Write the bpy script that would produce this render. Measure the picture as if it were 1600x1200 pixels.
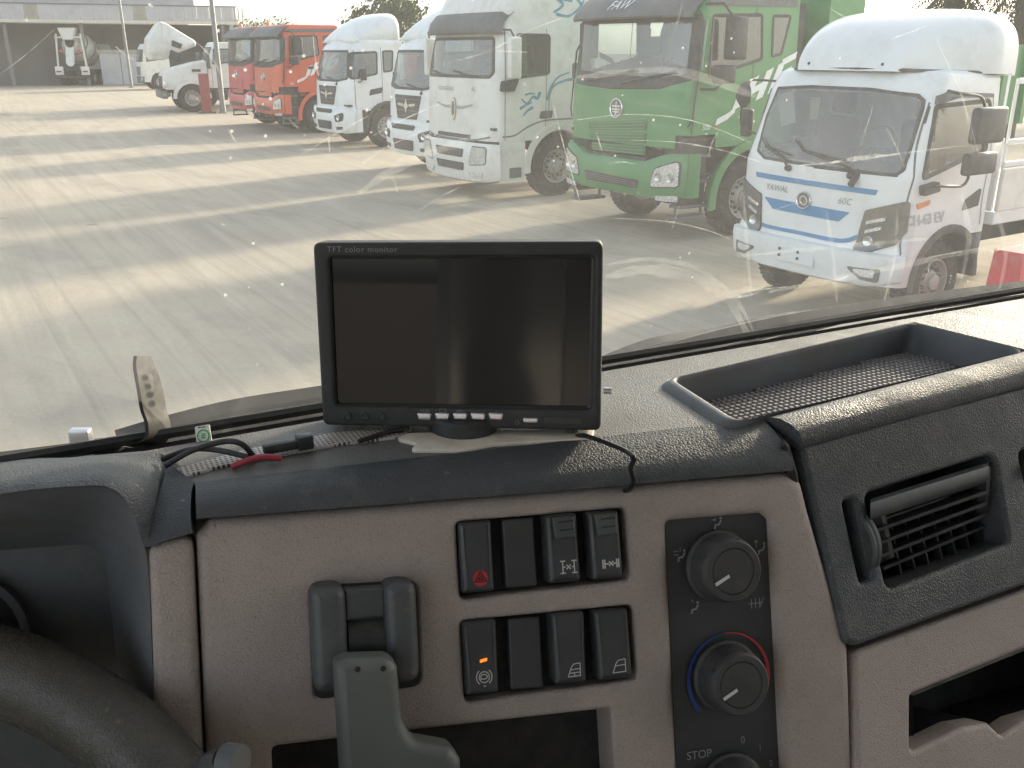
import bpy, bmesh, math, random
from mathutils import Vector as V, Matrix
from math import radians as R, sin, cos, tan, pi, atan, atan2, sqrt
random.seed(7)
scn = bpy.context.scene
for o in list(bpy.data.objects): bpy.data.objects.remove(o)

# ------------------------------------------------------------------ camera
FPX = 1450.0                       # focal length in pixels of the 1600 px wide photograph
PITCH = atan(520/FPX); CH = 2.4
cam_d = bpy.data.cameras.new('camera'); cam = bpy.data.objects.new('camera', cam_d)
scn.collection.objects.link(cam); scn.camera = cam
cam_d.sensor_width = 36; cam_d.lens = 36*FPX/1600; cam_d.clip_start = .02; cam_d.clip_end = 2000
cam.location = (0, 0, CH); cam.rotation_euler = (pi/2 - PITCH, 0, 0)

# ------------------------------------------------------------------ sky, sun, exposure
SUN_AZ, SUN_EL = R(47), R(18)      # world angle of the sun from +X, elevation
wd = bpy.data.worlds.new('World'); scn.world = wd; wd.use_nodes = True
nt = wd.node_tree; bgn = nt.nodes['Background']
sky = nt.nodes.new('ShaderNodeTexSky'); sky.sky_type = 'NISHITA'; sky.sun_disc = False
sky.sun_elevation = SUN_EL; sky.sun_rotation = pi/2 - SUN_AZ
sky.air_density = 1.0; sky.dust_density = 2.5; sky.ozone_density = .6
sky_hsv = nt.nodes.new('ShaderNodeHueSaturation'); sky_hsv.inputs['Saturation'].default_value = .5
nt.links.new(sky.outputs[0], sky_hsv.inputs['Color']); nt.links.new(sky_hsv.outputs[0], bgn.inputs['Color'])
bgn.inputs['Strength'].default_value = .145
sun_d = bpy.data.lights.new('sun', 'SUN'); sun = bpy.data.objects.new('sun', sun_d); scn.collection.objects.link(sun)
sun_d.energy = 2.35; sun_d.angle = R(4.5); sun_d.color = (1, .83, .62)
sdir = V((cos(SUN_AZ)*cos(SUN_EL), sin(SUN_AZ)*cos(SUN_EL), sin(SUN_EL)))
sun.rotation_euler = sdir.to_track_quat('Z', 'Y').to_euler(); sun.location = sdir*60
scn.view_settings.view_transform = 'Standard'; scn.view_settings.look = 'None'
scn.view_settings.exposure = 1.6; scn.view_settings.gamma = 1
cy = scn.cycles
cy.use_denoising = True; cy.max_bounces = 8; cy.diffuse_bounces = 4; cy.glossy_bounces = 4
cy.transparent_max_bounces = 24; cy.caustics_reflective = False; cy.caustics_refractive = False
cy.sample_clamp_indirect = 6

# ------------------------------------------------------------------ pixels to positions
CAM = V((0, 0, CH)); CF = V((0, cos(PITCH), -sin(PITCH))); CR = V((1, 0, 0)); CU = V((0, sin(PITCH), cos(PITCH)))
def ray(x, y): return CF + CR*((x-800)/FPX) - CU*((y-600)/FPX)
def onz(x, y, z):
    d = ray(x, y); return CAM + d*((z-CH)/d.z)
def atd(x, y, dep): return CAM + ray(x, y)*dep
def cdir(r, u, f): return CR*r + CU*u + CF*f

class Frame:                       # a flat working plane: origin, right, up, towards the viewer
    def __init__(s, o, ax, ay):
        s.o = V(o); s.ax = V(ax).normalized(); s.ay = (V(ay) - s.ax*V(ay).dot(s.ax)).normalized(); s.an = s.ax.cross(s.ay)
    def w(s, a, b, c=0): return s.o + s.ax*a + s.ay*b + s.an*c
    def px(s, x, y, c=0):          # pixel -> (a, b) on the plane offset by c
        d = ray(x, y); t = (s.o + s.an*c - CAM).dot(s.an)/d.dot(s.an); p = CAM + d*t - s.o
        return (p.dot(s.ax), p.dot(s.ay))
    def pxs(s, pts, c=0): return [s.px(x, y, c) for x, y in pts]
    def sub(s, c): return Frame(s.w(0, 0, c), s.ax, s.ay)

# ------------------------------------------------------------------ scene helpers
COL = scn.collection
def link(name, me, m=None, parent=None):
    o = bpy.data.objects.new(name, me); COL.objects.link(o)
    if m is not None and me is not None and not me.materials: me.materials.append(m)
    if parent is not None: o.parent = parent
    return o
def tag(o, label=None, cat=None, group=None, kind=None):
    for k, v in (('label', label), ('category', cat), ('group', group), ('kind', kind)):
        if v: o[k] = v
    return o
def thing(name, label, cat, loc=(0, 0, 0), rz=0, group=None):
    o = bpy.data.objects.new(name, None); COL.objects.link(o); o.location = loc; o.rotation_euler = (0, 0, rz)
    o.empty_display_size = .2
    return tag(o, label, cat, group)
class MB:                          # collects geometry, links it as ONE mesh object
    def __init__(s): s.v = []; s.f = []; s.fs = []
    def add(s, vs, fs, smooth=True):
        b = len(s.v); s.v += [tuple(p) for p in vs]
        for f in fs: s.f.append(tuple(i+b for i in f)); s.fs.append(smooth)
        return s
    def box(s, x0, x1, y0, y1, z0, z1):
        return s.add([(x, y, z) for z in (z0, z1) for y in (y0, y1) for x in (x0, x1)],
                     [(0, 2, 3, 1), (4, 5, 7, 6), (0, 1, 5, 4), (2, 6, 7, 3), (0, 4, 6, 2), (1, 3, 7, 5)], False)
    def rbox(s, x0, x1, y0, y1, z0, z1, r=.01, seg=2, xf=None):
        bm = bmesh.new(); bmesh.ops.create_cube(bm, size=1)
        for q in bm.verts: q.co = V((x0+(q.co.x+.5)*(x1-x0), y0+(q.co.y+.5)*(y1-y0), z0+(q.co.z+.5)*(z1-z0)))
        r = min(r, .49*min(abs(x1-x0), abs(y1-y0), abs(z1-z0)))
        bmesh.ops.bevel(bm, geom=bm.edges[:], offset=r, segments=seg, affect='EDGES', profile=.5)
        bm.verts.index_update()
        s.add([xf @ q.co if xf else q.co.copy() for q in bm.verts], [[q.index for q in f.verts] for f in bm.faces]); bm.free(); return s
    def bmesh(s, bm, xf=None, smooth=True):
        bm.verts.index_update()
        s.add([xf @ q.co if xf else q.co.copy() for q in bm.verts], [[q.index for q in f.verts] for f in bm.faces], smooth); bm.free(); return s
    def tube(s, pts, r, n=8, cap=True):
        pts = [V(p) for p in pts]; rs = r if isinstance(r, (list, tuple)) else [r]*len(pts); vs = []; fs = []
        t0 = (pts[1]-pts[0]).normalized(); u = t0.orthogonal().normalized()
        for i, p in enumerate(pts):
            t = (pts[min(i+1, len(pts)-1)] - pts[max(i-1, 0)]).normalized()
            u = (u - t*u.dot(t)).normalized(); w = t.cross(u)
            for k in range(n): vs.append(p + (u*cos(2*pi*k/n) + w*sin(2*pi*k/n))*rs[i])
        for i in range(len(pts)-1):
            for k in range(n): a = i*n+k; b = i*n+(k+1) % n; fs.append((a, b, b+n, a+n))
        if cap: fs += [tuple(range(n))[::-1], tuple((len(pts)-1)*n+k for k in range(n))]
        return s.add(vs, fs)
    def lathe(s, prof, o, ax, n=32, closed=False):          # prof: (radius, height along ax)
        o = V(o); ax = V(ax).normalized(); u = ax.orthogonal().normalized(); w = ax.cross(u); vs = []; fs = []
        for r, h in prof:
            for k in range(n): vs.append(o + ax*h + (u*cos(2*pi*k/n) + w*sin(2*pi*k/n))*r)
        for i in range(len(prof)-1):
            for k in range(n): a = i*n+k; b = i*n+(k+1) % n; fs.append((a, b, b+n, a+n))
        if closed:
            i = len(prof)-1
            for k in range(n): a = i*n+k; b = i*n+(k+1) % n; fs.append((a, b, (k+1) % n, k))
        return s.add(vs, fs)
    def grid(s, rows, smooth=True, flip=False):
        m = len(rows[0]); vs = [p for r in rows for p in r]; fs = []
        for i in range(len(rows)-1):
            for j in range(m-1):
                q = (i*m+j, i*m+j+1, (i+1)*m+j+1, (i+1)*m+j); fs.append(q[::-1] if flip else q)
        return s.add(vs, fs, smooth)
    def poly(s, pts, smooth=False): return s.add(pts, [tuple(range(len(pts)))], smooth)
    def prism(s, pts, d):                                   # planar polygon (3d points) pushed along vector d
        pts = [V(p) for p in pts]; n = len(pts); d = V(d)
        return s.add(pts + [p+d for p in pts], [tuple(range(n))[::-1], tuple(range(n, 2*n))] + [(i, (i+1) % n, n+(i+1) % n, n+i) for i in range(n)], False)
    def mesh(s, name, ang=35):
        me = bpy.data.meshes.new(name); me.from_pydata(s.v, [], s.f)
        bm = bmesh.new(); bm.from_mesh(me)
        bmesh.ops.remove_doubles(bm, verts=bm.verts[:], dist=1e-5)
        bmesh.ops.recalc_face_normals(bm, faces=bm.faces[:]); bm.to_mesh(me); bm.free()
        me.polygons.foreach_set('use_smooth', [True]*len(me.polygons)); me.set_sharp_from_angle(angle=R(ang)); me.update(); return me
    def build(s, name, m, parent=None, ang=35, wn=False):
        o = link(name, s.mesh(name, ang), m, parent)
        if wn: q = o.modifiers.new('wn', 'WEIGHTED_NORMAL'); q.keep_sharp = True
        return o

def round_poly(pts, r, n=5):       # fillet the corners of a 2d polygon
    out = []; m = len(pts)
    for i in range(m):
        p = V(pts[i][:2]); a = V(pts[i-1][:2]); b = V(pts[(i+1) % m][:2]); rr = r[i] if isinstance(r, (list, tuple)) else r
        da = a-p; db = b-p; la = da.length; lb = db.length
        if rr <= 1e-6 or la < 1e-6 or lb < 1e-6: out.append((p.x, p.y)); continue
        da /= la; db /= lb; ang = da.angle(db, pi)
        t = min(rr/max(tan(ang/2), 1e-3), la*.45, lb*.45)
        if ang > R(172): out.append((p.x, p.y)); continue
        s = p+da*t; e = p+db*t
        for k in range(n+1):
            q = k/n; c = s*(1-q)**2 + p*2*q*(1-q) + e*q*q; out.append((c.x, c.y))
    return out
def area2(p): return sum(p[i-1][0]*p[i][1]-p[i][0]*p[i-1][1] for i in range(len(p)))/2
def ccw(p): return p if area2(p) > 0 else p[::-1]
def inset(p, d):                   # move a ccw loop inwards by d
    n = len(p); out = []
    for i in range(n):
        a = V(p[i-1]); b = V(p[i]); c = V(p[(i+1) % n]); e1 = (b-a); e2 = (c-b)
        if e1.length < 1e-9: e1 = e2
        if e2.length < 1e-9: e2 = e1
        n1 = V((-e1.y, e1.x)).normalized(); n2 = V((-e2.y, e2.x)).normalized(); m = n1+n2
        if m.length < 1e-6: m = n1
        m.normalize(); k = max(.35, m.dot(n1)); out.append((b.x+m.x*d/k, b.y+m.y*d/k))
    return out
def inpoly(x, y, p):
    r = False; j = len(p)-1
    for i in range(len(p)):
        if (p[i][1] > y) != (p[j][1] > y) and x < (p[j][0]-p[i][0])*(y-p[i][1])/(p[j][1]-p[i][1])+p[i][0]: r = not r
        j = i
    return r
def resample(p, d):                # split long edges of a closed loop
    out = []; n = len(p)
    for i in range(n):
        a = V(p[i]); b = V(p[(i+1) % n]); k = max(1, int((b-a).length/d + .999))
        out += [tuple(a.lerp(b, q/k)) for q in range(k)]
    return out
def plate_mb(mb, mp, outer, holes=(), e=.004, depth=.02, hdepth=None, seg=3):
    """flat plate with rounded rims; mp(a,b,c) maps to 3d; outer/holes are filleted 2d loops"""
    es = e if isinstance(e, (list, tuple)) else [e]*(1+len(holes))
    loops = [(ccw(outer), 1, depth, es[0])] + [(ccw(h), -1, depth if hdepth is None else hdepth, e_) for h, e_ in zip(holes, es[1:])]
    bm = bmesh.new(); edges = []
    for lp, sg, dp, e in loops:
        r0 = inset(lp, sg*e); vs = [bm.verts.new((x, y, 0)) for x, y in r0]
        edges += [bm.edges.new((vs[i-1], vs[i])) for i in range(len(vs))]
    bmesh.ops.triangle_fill(bm, use_beauty=True, use_dissolve=False, edges=edges)
    bm.verts.index_update()
    mb.add([mp(q.co.x, q.co.y, 0) for q in bm.verts], [[q.index for q in f.verts] for f in bm.faces]); bm.free()
    for lp, sg, dp, e in loops:
        rings = []
        for k in range(seg+1):
            t = k/seg*pi/2; ii = inset(lp, sg*e*(1-sin(t))); rings.append([mp(x, y, -e*(1-cos(t))) for x, y in ii])
        rings.append([mp(x, y, -dp) for x, y in lp])
        mb.grid([r+[r[0]] for r in rings])
    return mb
def plate(name, fr, outer, m, parent, holes=(), e=.004, depth=.02, c=0, fil=.006, hfil=.004, hdepth=None, px=True):
    """plate on a Frame; outlines in photo pixels (px) or frame metres"""
    f2 = fr.sub(c)
    cv = (lambda q: f2.pxs(q)) if px else (lambda q: q)
    mb = plate_mb(MB(), f2.w, round_poly(cv(outer), fil), [round_poly(cv(h), hfil) for h in holes], e, depth, hdepth)
    return mb.build(name, m, parent, 50, True)
def loft(rows, n=None):
    mb = MB(); mb.grid(rows); return mb
def lerp_poly(pts, n):             # n points evenly along a polyline of 3d/2d points
    pts = [V(p) for p in pts]; L = [0]
    for i in range(1, len(pts)): L.append(L[-1]+(pts[i]-pts[i-1]).length)
    out = []; j = 0
    for k in range(n):
        t = L[-1]*k/(n-1)
        while j < len(pts)-2 and L[j+1] < t: j += 1
        q = (t-L[j])/max(1e-9, L[j+1]-L[j]); out.append(pts[j].lerp(pts[j+1], min(1, max(0, q))))
    return out
def smooth_path(pts, n=6):
    pts = [V(p) for p in pts]; out = []
    for i in range(len(pts)-1):
        p0 = pts[max(i-1, 0)]; p1 = pts[i]; p2 = pts[i+1]; p3 = pts[min(i+2, len(pts)-1)]
        for k in range(n):
            t = k/n; out.append(.5*((2*p1)+(p2-p0)*t+(2*p0-5*p1+4*p2-p3)*t*t+(3*p1-p0-3*p2+p3)*t**3))
    return out+[pts[-1]]
def strokes(mb, mp, lines, w):     # flat ribbons: lines are 2d polylines
    for ln in lines:
        for i in range(len(ln)-1):
            a = V(ln[i][:2]); b = V(ln[i+1][:2]); d = (b-a)
            if d.length < 1e-7: continue
            d.normalize(); n = V((-d.y, d.x))*w/2; a = a-d*w*.35; b = b+d*w*.35; eps = 0.00002*i
            mb.add([mp(*(a-n), eps), mp(*(b-n), eps), mp(*(b+n), eps), mp(*(a+n), eps)], [(0, 1, 2, 3)], False)
    return mb
def circ(cx_, cy_, r, n=20, a0=0, a1=360): return [(cx_+r*cos(R(a0+(a1-a0)*k/n)), cy_+r*sin(R(a0+(a1-a0)*k/n))) for k in range(n+1)]
def text2d(s, size, shear=0, bold=0, space=1, align='CENTER'):
    cu = bpy.data.curves.new('lettering', 'FONT'); cu.body = s; cu.size = size; cu.shear = shear; cu.offset = bold
    cu.align_x = align; cu.align_y = 'CENTER'; cu.space_character = space; cu.resolution_u = 3
    ob = bpy.data.objects.new('lettering', cu); COL.objects.link(ob); bpy.context.view_layer.update()
    me = bpy.data.meshes.new_from_object(ob.evaluated_get(bpy.context.evaluated_depsgraph_get()))
    vs = [(q.co.x, q.co.y) for q in me.vertices]; fs = [tuple(p.vertices) for p in me.polygons]
    bpy.data.objects.remove(ob); bpy.data.curves.remove(cu); bpy.data.meshes.remove(me); return vs, fs
def lettering(name, s, size, mp, m, parent, **k):
    vs, fs = text2d(s, size, **k); mb = MB(); mb.add([mp(x, y, 0) for x, y in vs], fs, False); return mb.build(name, m, parent)

# ------------------------------------------------------------------ materials
def newmat(name):
    m = bpy.data.materials.new(name); m.use_nodes = True; n = m.node_tree.nodes; return m, m.node_tree, n['Principled BSDF']
def N(t, k, **kw):
    n = t.nodes.new('ShaderNode'+k)
    for a, b in kw.items():
        if a in n.inputs.keys(): n.inputs[a].default_value = b
        else: setattr(n, a, b)
    return n
def coords(t, scale=(1, 1, 1), rot=(0, 0, 0), kind='Object'):
    tc = N(t, 'TexCoord'); mp = N(t, 'Mapping'); mp.inputs['Scale'].default_value = scale; mp.inputs['Rotation'].default_value = rot
    t.links.new(tc.outputs[kind], mp.inputs[0]); return mp.outputs[0]
def ramp(t, src, p0, c0, p1, c1):
    r = N(t, 'ValToRGB'); e = r.color_ramp.elements; e[0].position = p0; e[1].position = p1
    e[0].color = (*c0, 1) if len(c0) == 3 else c0; e[1].color = (*c1, 1) if len(c1) == 3 else c1
    t.links.new(src, r.inputs[0]); return r.outputs[0]
def mix(t, fac, a, b, mode='MIX'):
    n = N(t, 'Mix', data_type='RGBA', blend_type=mode)
    for s, k in ((a, 6), (b, 7)):
        if isinstance(s, tuple): n.inputs[k].default_value = (*s, 1) if len(s) == 3 else s
        else: t.links.new(s, n.inputs[k])
    if isinstance(fac, (int, float)): n.inputs[0].default_value = fac
    else: t.links.new(fac, n.inputs[0])
    return n.outputs[2]
def noise(t, co, scale, detail=4, rough=.55, dist=0):
    n = N(t, 'TexNoise', Scale=scale, Detail=detail, Roughness=rough, Distortion=dist); t.links.new(co, n.inputs['Vector']); return n.outputs[0]
def bump(t, b, h, strength, dist, prev=None):
    n = N(t, 'Bump', Strength=strength, Distance=dist); t.links.new(h, n.inputs['Height'])
    if prev is not None: t.links.new(prev, n.inputs['Normal'])
    t.links.new(n.outputs[0], b.inputs['Normal']); return n.outputs[0]
def paint(name, col, rough=.35, metal=0, var=.12, scale=3, coat=0, dirt=None, spec=.5, bmp=0, bscale=200):
    """painted / plastic surface with uneven tone and a little dust"""
    m, t, b = newmat(name); co = coords(t)
    n1 = noise(t, co, scale, 5); lo = tuple(c*(1-var) for c in col); hi = tuple(min(1, c*(1+var)) for c in col)
    c = ramp(t, n1, .3, lo, .7, hi)
    if dirt:
        n2 = noise(t, co, scale*2.3, 8, .7); f = ramp(t, n2, .48, (0, 0, 0), .8, (1, 1, 1)); c = mix(t, f, c, dirt)
        rr = ramp(t, n2, .3, (rough,)*3, .8, (min(1, rough+.35),)*3); t.links.new(rr, b.inputs['Roughness'])
    else:
        rr = ramp(t, noise(t, co, scale*4, 4), .3, (rough*.8,)*3, .7, (min(1, rough*1.25),)*3); t.links.new(rr, b.inputs['Roughness'])
    t.links.new(c, b.inputs['Base Color']); b.inputs['Metallic'].default_value = metal
    b.inputs['Coat Weight'].default_value = coat; b.inputs['Coat Roughness'].default_value = .08; b.inputs['Specular IOR Level'].default_value = spec
    if bmp: bump(t, b, noise(t, co, bscale, 3), bmp, .001)
    return m
def leather(name, col, cell=260, rough=.5, crease=.25, dist=.0011, strength=.8, dust=(.42, .38, .33), dustamt=.25):
    """moulded dash skin: pebbled cells with fine creases between them, dust in patches"""
    m, t, b = newmat(name); co = coords(t)
    wob = N(t, 'TexNoise', Scale=cell*.35, Detail=2.0); t.links.new(co, wob.inputs['Vector'])
    add = N(t, 'MixRGB', blend_type='ADD') if False else None
    vm = N(t, 'VectorMath', operation='SCALE'); t.links.new(wob.outputs['Color'], vm.inputs[0]); vm.inputs['Scale'].default_value = 1.6/cell
    va = N(t, 'VectorMath', operation='ADD'); t.links.new(co, va.inputs[0]); t.links.new(vm.outputs[0], va.inputs[1])
    v1 = N(t, 'TexVoronoi', feature='DISTANCE_TO_EDGE', Scale=cell); t.links.new(va.outputs[0], v1.inputs['Vector'])
    v2 = N(t, 'TexVoronoi', feature='DISTANCE_TO_EDGE', Scale=cell*.45); t.links.new(va.outputs[0], v2.inputs['Vector'])
    h1 = ramp(t, v1.outputs['Distance'], 0, (0, 0, 0), .25, (1, 1, 1)); h2 = ramp(t, v2.outputs['Distance'], 0, (0, 0, 0), .09, (1, 1, 1))
    h = mix(t, .22, h1, h2); bump(t, b, h, strength, dist)
    n1 = noise(t, co, 9, 6, .65); base = ramp(t, n1, .25, tuple(c*.86 for c in col), .75, tuple(c*1.14 for c in col))
    n2 = noise(t, co, 23, 8, .72); f = ramp(t, n2, .5, (0, 0, 0), .85, (dustamt,)*3); base = mix(t, f, base, dust)
    cr = ramp(t, h, .0, (crease,)*3, .35, (0, 0, 0)); base = mix(t, cr, base, tuple(c*.45 for c in col))
    n3 = noise(t, co, 6.5, 7, .75, .6); base = mix(t, ramp(t, n3, .52, (0, 0, 0), .74, (.38,)*3), base, tuple(c*.55 for c in col))
    n4 = noise(t, co, 160, 3, .6); base = mix(t, ramp(t, n4, .66, (0, 0, 0), .74, (.35,)*3), base, dust)
    t.links.new(base, b.inputs['Base Color'])
    rr = ramp(t, n3, .3, (rough*1.25,)*3, .72, (rough*.62,)*3); t.links.new(rr, b.inputs['Roughness'])
    b.inputs['Specular IOR Level'].default_value = .3
    return m
def emit(name, col, s):
    m, t, b = newmat(name); b.inputs['Base Color'].default_value = (*col, 1)
    b.inputs['Emission Color'].default_value = (*col, 1); b.inputs['Emission Strength'].default_value = s; return m
def schlick(t, f0, f1):              # two sided mirror share of a glass pane
    lw = N(t, 'LayerWeight', Blend=.5); p5 = N(t, 'Math', operation='POWER'); p5.inputs[1].default_value = 4.5; t.links.new(lw.outputs['Facing'], p5.inputs[0])
    ma = N(t, 'MapRange'); ma.inputs['To Min'].default_value = f0; ma.inputs['To Max'].default_value = f1; t.links.new(p5.outputs[0], ma.inputs['Value']); return ma.outputs[0]
def autoglass(name, tint=(.55, .62, .6), dust=.10, refl=1.0):
    m, t, b = newmat(name); t.nodes.remove(b); out = t.nodes['Material Output']
    tr = N(t, 'BsdfTransparent'); tr.inputs[0].default_value = (*tint, 1); gl = N(t, 'BsdfGlossy', Roughness=.03); gl.inputs[0].default_value = (refl, refl, refl, 1)
    ms = N(t, 'MixShader'); t.links.new(schlick(t, .12, .8), ms.inputs[0]); t.links.new(tr.outputs[0], ms.inputs[1]); t.links.new(gl.outputs[0], ms.inputs[2])
    df = N(t, 'BsdfDiffuse'); df.inputs[0].default_value = (.5, .47, .42, 1); m2 = N(t, 'MixShader')
    co = coords(t); f = ramp(t, noise(t, co, 3, 7, .7), .3, (dust*.5,)*3, .8, (dust*1.6,)*3); t.links.new(f, m2.inputs[0])
    t.links.new(ms.outputs[0], m2.inputs[1]); t.links.new(df.outputs[0], m2.inputs[2]); t.links.new(m2.outputs[0], out.inputs[0]); return m

M = {}
M['pad'] = leather('black padded dash skin', (.056, .061, .067), 420, .62, .35, .0006, .6, dust=(.3, .28, .25), dustamt=.3)
M['hood'] = leather('dark binnacle skin', (.055, .06, .067), 400, .6, .35, .0006, .6, dustamt=.15)
M['brown'] = leather('brown dash skin', (.315, .27, .25), 520, .58, .7, .00045, .55, (.33, .29, .25), .35)
M['brown2'] = leather('brown dash skin coarse', (.31, .266, .246), 400, .58, .6, .0006, .55, (.33, .29, .25), .3)
M['dashtop'] = leather('dash top skin', (.15, .147, .14), 450, .6, .35, .0005, .6, (.3, .28, .25), .5)
M['black'] = paint('black satin plastic', (.022, .024, .026), .38, var=.2, scale=30, dirt=(.06, .056, .05))
M['rocker'] = paint('black rocker plastic', (.03, .033, .037), .33, var=.15, scale=40, dirt=(.05, .048, .045))
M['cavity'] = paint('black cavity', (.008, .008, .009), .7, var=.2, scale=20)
M['smooth'] = paint('dark grey smooth plastic', (.09, .096, .105), .45, var=.15, scale=12, dirt=(.09, .085, .08))
M['housing'] = paint('graphite plastic', (.05, .056, .06), .36, var=.15, scale=25, dirt=(.1, .095, .085), bmp=.15, bscale=900)
M['lever'] = paint('worn grey green metal', (.085, .093, .088), .42, metal=.1, var=.12, scale=22, dirt=(.12, .122, .112))
M['knob'] = paint('soft black knob', (.035, .035, .037), .5, var=.2, scale=40, dirt=(.07, .065, .06), bmp=.2, bscale=1500)
M['climate'] = paint('matt black climate plate', (.022, .024, .026), .5, var=.15, scale=20)
M['white'] = paint('white print', (.5, .5, .5), .6, var=.05)
M['greyprint'] = paint('grey print', (.2, .2, .21), .6, var=.05)
M['redprint'] = paint('red print', (.42, .02, .03), .45, var=.08)
M['blueprint'] = paint('blue print', (.012, .03, .16), .5, var=.05)
M['silver'] = paint('silver plastic', (.55, .54, .58), .28, metal=.8, var=.08)
M['case'] = paint('matt black monitor case', (.02, .021, .022), .5, var=.15, scale=20, dirt=(.05, .048, .045), bmp=.25, bscale=2500)
M['led'] = emit('orange indicator', (1, .16, .01), .7)
M['rubber'] = paint('rubber seal', (.014, .014, .015), .6, var=.2, scale=20, dirt=(.05, .047, .042))
M['wire'] = paint('black cable', (.012, .012, .013), .4)
M['redwire'] = paint('red cable', (.3, .03, .05), .4)
M['bracket'] = paint('scuffed metal bracket', (.014, .0135, .011), .6, var=.4, scale=60, dirt=(.04, .037, .028))
M['label'] = paint('white paper label', (.75, .74, .68), .6, var=.05, scale=30)
M['green_print'] = paint('green print', (.03, .35, .12), .5, var=.05)
M['cream'] = paint('beige base plate', (.62, .56, .48), .5, var=.08, scale=20, dirt=(.4, .36, .3))
M['headliner'] = paint('grey cab lining', (.62, .62, .61), .8, var=.08)
M['darklining'] = paint('dark cab lining', (.07, .072, .075), .75, var=.15)
# ================================================================== THE CAB THE PICTURE IS TAKEN FROM
YAW = R(27)
CX = V((cos(YAW), sin(YAW), 0)); CY = V((-sin(YAW), cos(YAW), 0)); UP = V((0, 0, 1))
def cab(x, y, z): return CX*x + CY*y + UP*z
WORLD_PARENTS = {}
def wthing(name, label, cat, loc, group=None):      # children of this thing are modelled in world coordinates
    o = thing(name, label, cat, loc, 0, group); WORLD_PARENTS[o.name] = Matrix.Translation(-V(loc)); return o
_link = link
def link(name, me, m=None, parent=None):
    o = _link(name, me, m, parent)
    if parent is not None and parent.name in WORLD_PARENTS: o.matrix_parent_inverse = WORLD_PARENTS[parent.name]
    return o
ZT = 2.161                                            # height of the dash top
FA = Frame(atd(850, 960, .57), cdir(.961, .03, .273), cdir(-.045, 1, 0))          # switch panel, turned to the driver
th = R(25)
FD = Frame(onz(1250, 693, 2.15), CX, UP*cos(th)+CY*sin(th))                       # passenger side fascia
FT = Frame(cab(0, 0, ZT), CX, CY)                                                 # dash top, level
th = R(8)
FW = Frame(cab(0, .614, 2.147), CX, UP*cos(th)-CY*sin(th))                         # windscreen glass

# ------------------------------------------------------------------ cab shell and windscreen
cabt = wthing('truck_cab', 'grey lined truck cab interior around the dashboard and dusty windscreen', 'cab', cab(.35, 0, 1.1))
def cabplate(name, fr, outer, holes, m, depth=.05): return plate(name, fr, outer, m, cabt, holes, .01, depth, 0, .05, .06, None, False)
cabplate('roof_lining', Frame(cab(0, 0, 3.02), CX, -CY), [(-.8, -.62), (1.5, -.62), (1.5, 1.25), (-.8, 1.25)], [], M['headliner'])
cabplate('rear_lining', Frame(cab(0, -1.25, 0), -CX, UP), [(-1.5, 1.05), (.8, 1.05), (.8, 3.02), (-1.5, 3.02)], [[(.42, 2.1), (.68, 2.1), (.68, 2.42), (.42, 2.42)]], M['headliner'])
cabplate('side_lining', Frame(cab(1.5, 0, 0), -CY, UP), [(-.66, 1.05), (1.25, 1.05), (1.25, 3.02), (-.6, 3.02)], [[(-.6, 1.9), (.75, 1.86), (.75, 2.9), (-.54, 2.9)]], M['headliner'])
cabplate('side_lining', Frame(cab(-.8, 0, 0), CY, UP), [(-1.25, 1.05), (.66, 1.05), (.6, 3.02), (-1.25, 3.02)], [[(-.75, 1.86), (.6, 1.9), (.54, 2.9), (-.75, 2.9)]], M['headliner'])
cabplate('floor_mat', Frame(cab(0, 0, 1.1), CX, CY), [(-.8, -1.25), (1.5, -1.25), (1.5, .66), (-.8, .66)], [], M['darklining'])
cabplate('bulkhead', Frame(cab(0, .68, 0), CX, UP), [(-.8, 1.05), (1.5, 1.05), (1.5, 2.11), (-.8, 2.11)], [], M['darklining'])
for s, nm in ((-.8, 'pillar'), (1.5, 'pillar')):
    mb = MB(); mb.tube([FW.w(s, 0, .02), FW.w(s, .9, .02)], .06, 10); mb.build('windscreen_pillar', M['headliner'], cabt)
mb = MB(); sx_ = lambda x0, x1, y0, y1, z0, z1, r: mb.rbox(x0, x1, y0, y1, z0, z1, r, 3, Matrix.Rotation(YAW, 4, 'Z')); sx_(-.32, .22, -.78, -.58, 1.55, 2.36, .09); sx_(-.3, .2, -.62, -.1, 1.5, 1.66, .07); so = mb.build('seat', M['darklining'], cabt); mb = MB(); sx_(-.22, .12, -.76, -.62, 2.34, 2.62, .07); mb.build('unseen_headrest', M['darklining'], so)  # unseen seat, placed to mirror as the dark silhouette in the monitor
# dusty, scratched glass: clear where wiped, dust and fine scratches catch the low sun
m, t, b = newmat('dusty windscreen glass'); t.nodes.remove(b); out = t.nodes['Material Output']
co = coords(t)
tr = N(t, 'BsdfTransparent'); tr.inputs[0].default_value = (.93, .965, .95, 1)
gl = N(t, 'BsdfGlossy', Roughness=.02); m1 = N(t, 'MixShader')
t.links.new(schlick(t, .03, .5), m1.inputs[0]); t.links.new(tr.outputs[0], m1.inputs[1]); t.links.new(gl.outputs[0], m1.inputs[2])
tl = N(t, 'BsdfTranslucent'); tl.inputs[0].default_value = (.85, .86, .83, 1); df = N(t, 'BsdfDiffuse'); df.inputs[0].default_value = (.5, .49, .46, 1)
m2 = N(t, 'MixShader'); m2.inputs[0].default_value = .3; t.links.new(tl.outputs[0], m2.inputs[1]); t.links.new(df.outputs[0], m2.inputs[2])
big = ramp(t, noise(t, co, 2.2, 5, .6), .25, (.05,)*3, .8, (.12,)*3)                    # film of dust
mot = ramp(t, noise(t, co, 14, 8, .75), .4, (0,)*3, .9, (.07,)*3)
vs = N(t, 'TexVoronoi', feature='F1', Scale=85.0); t.links.new(co, vs.inputs['Vector'])
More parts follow.
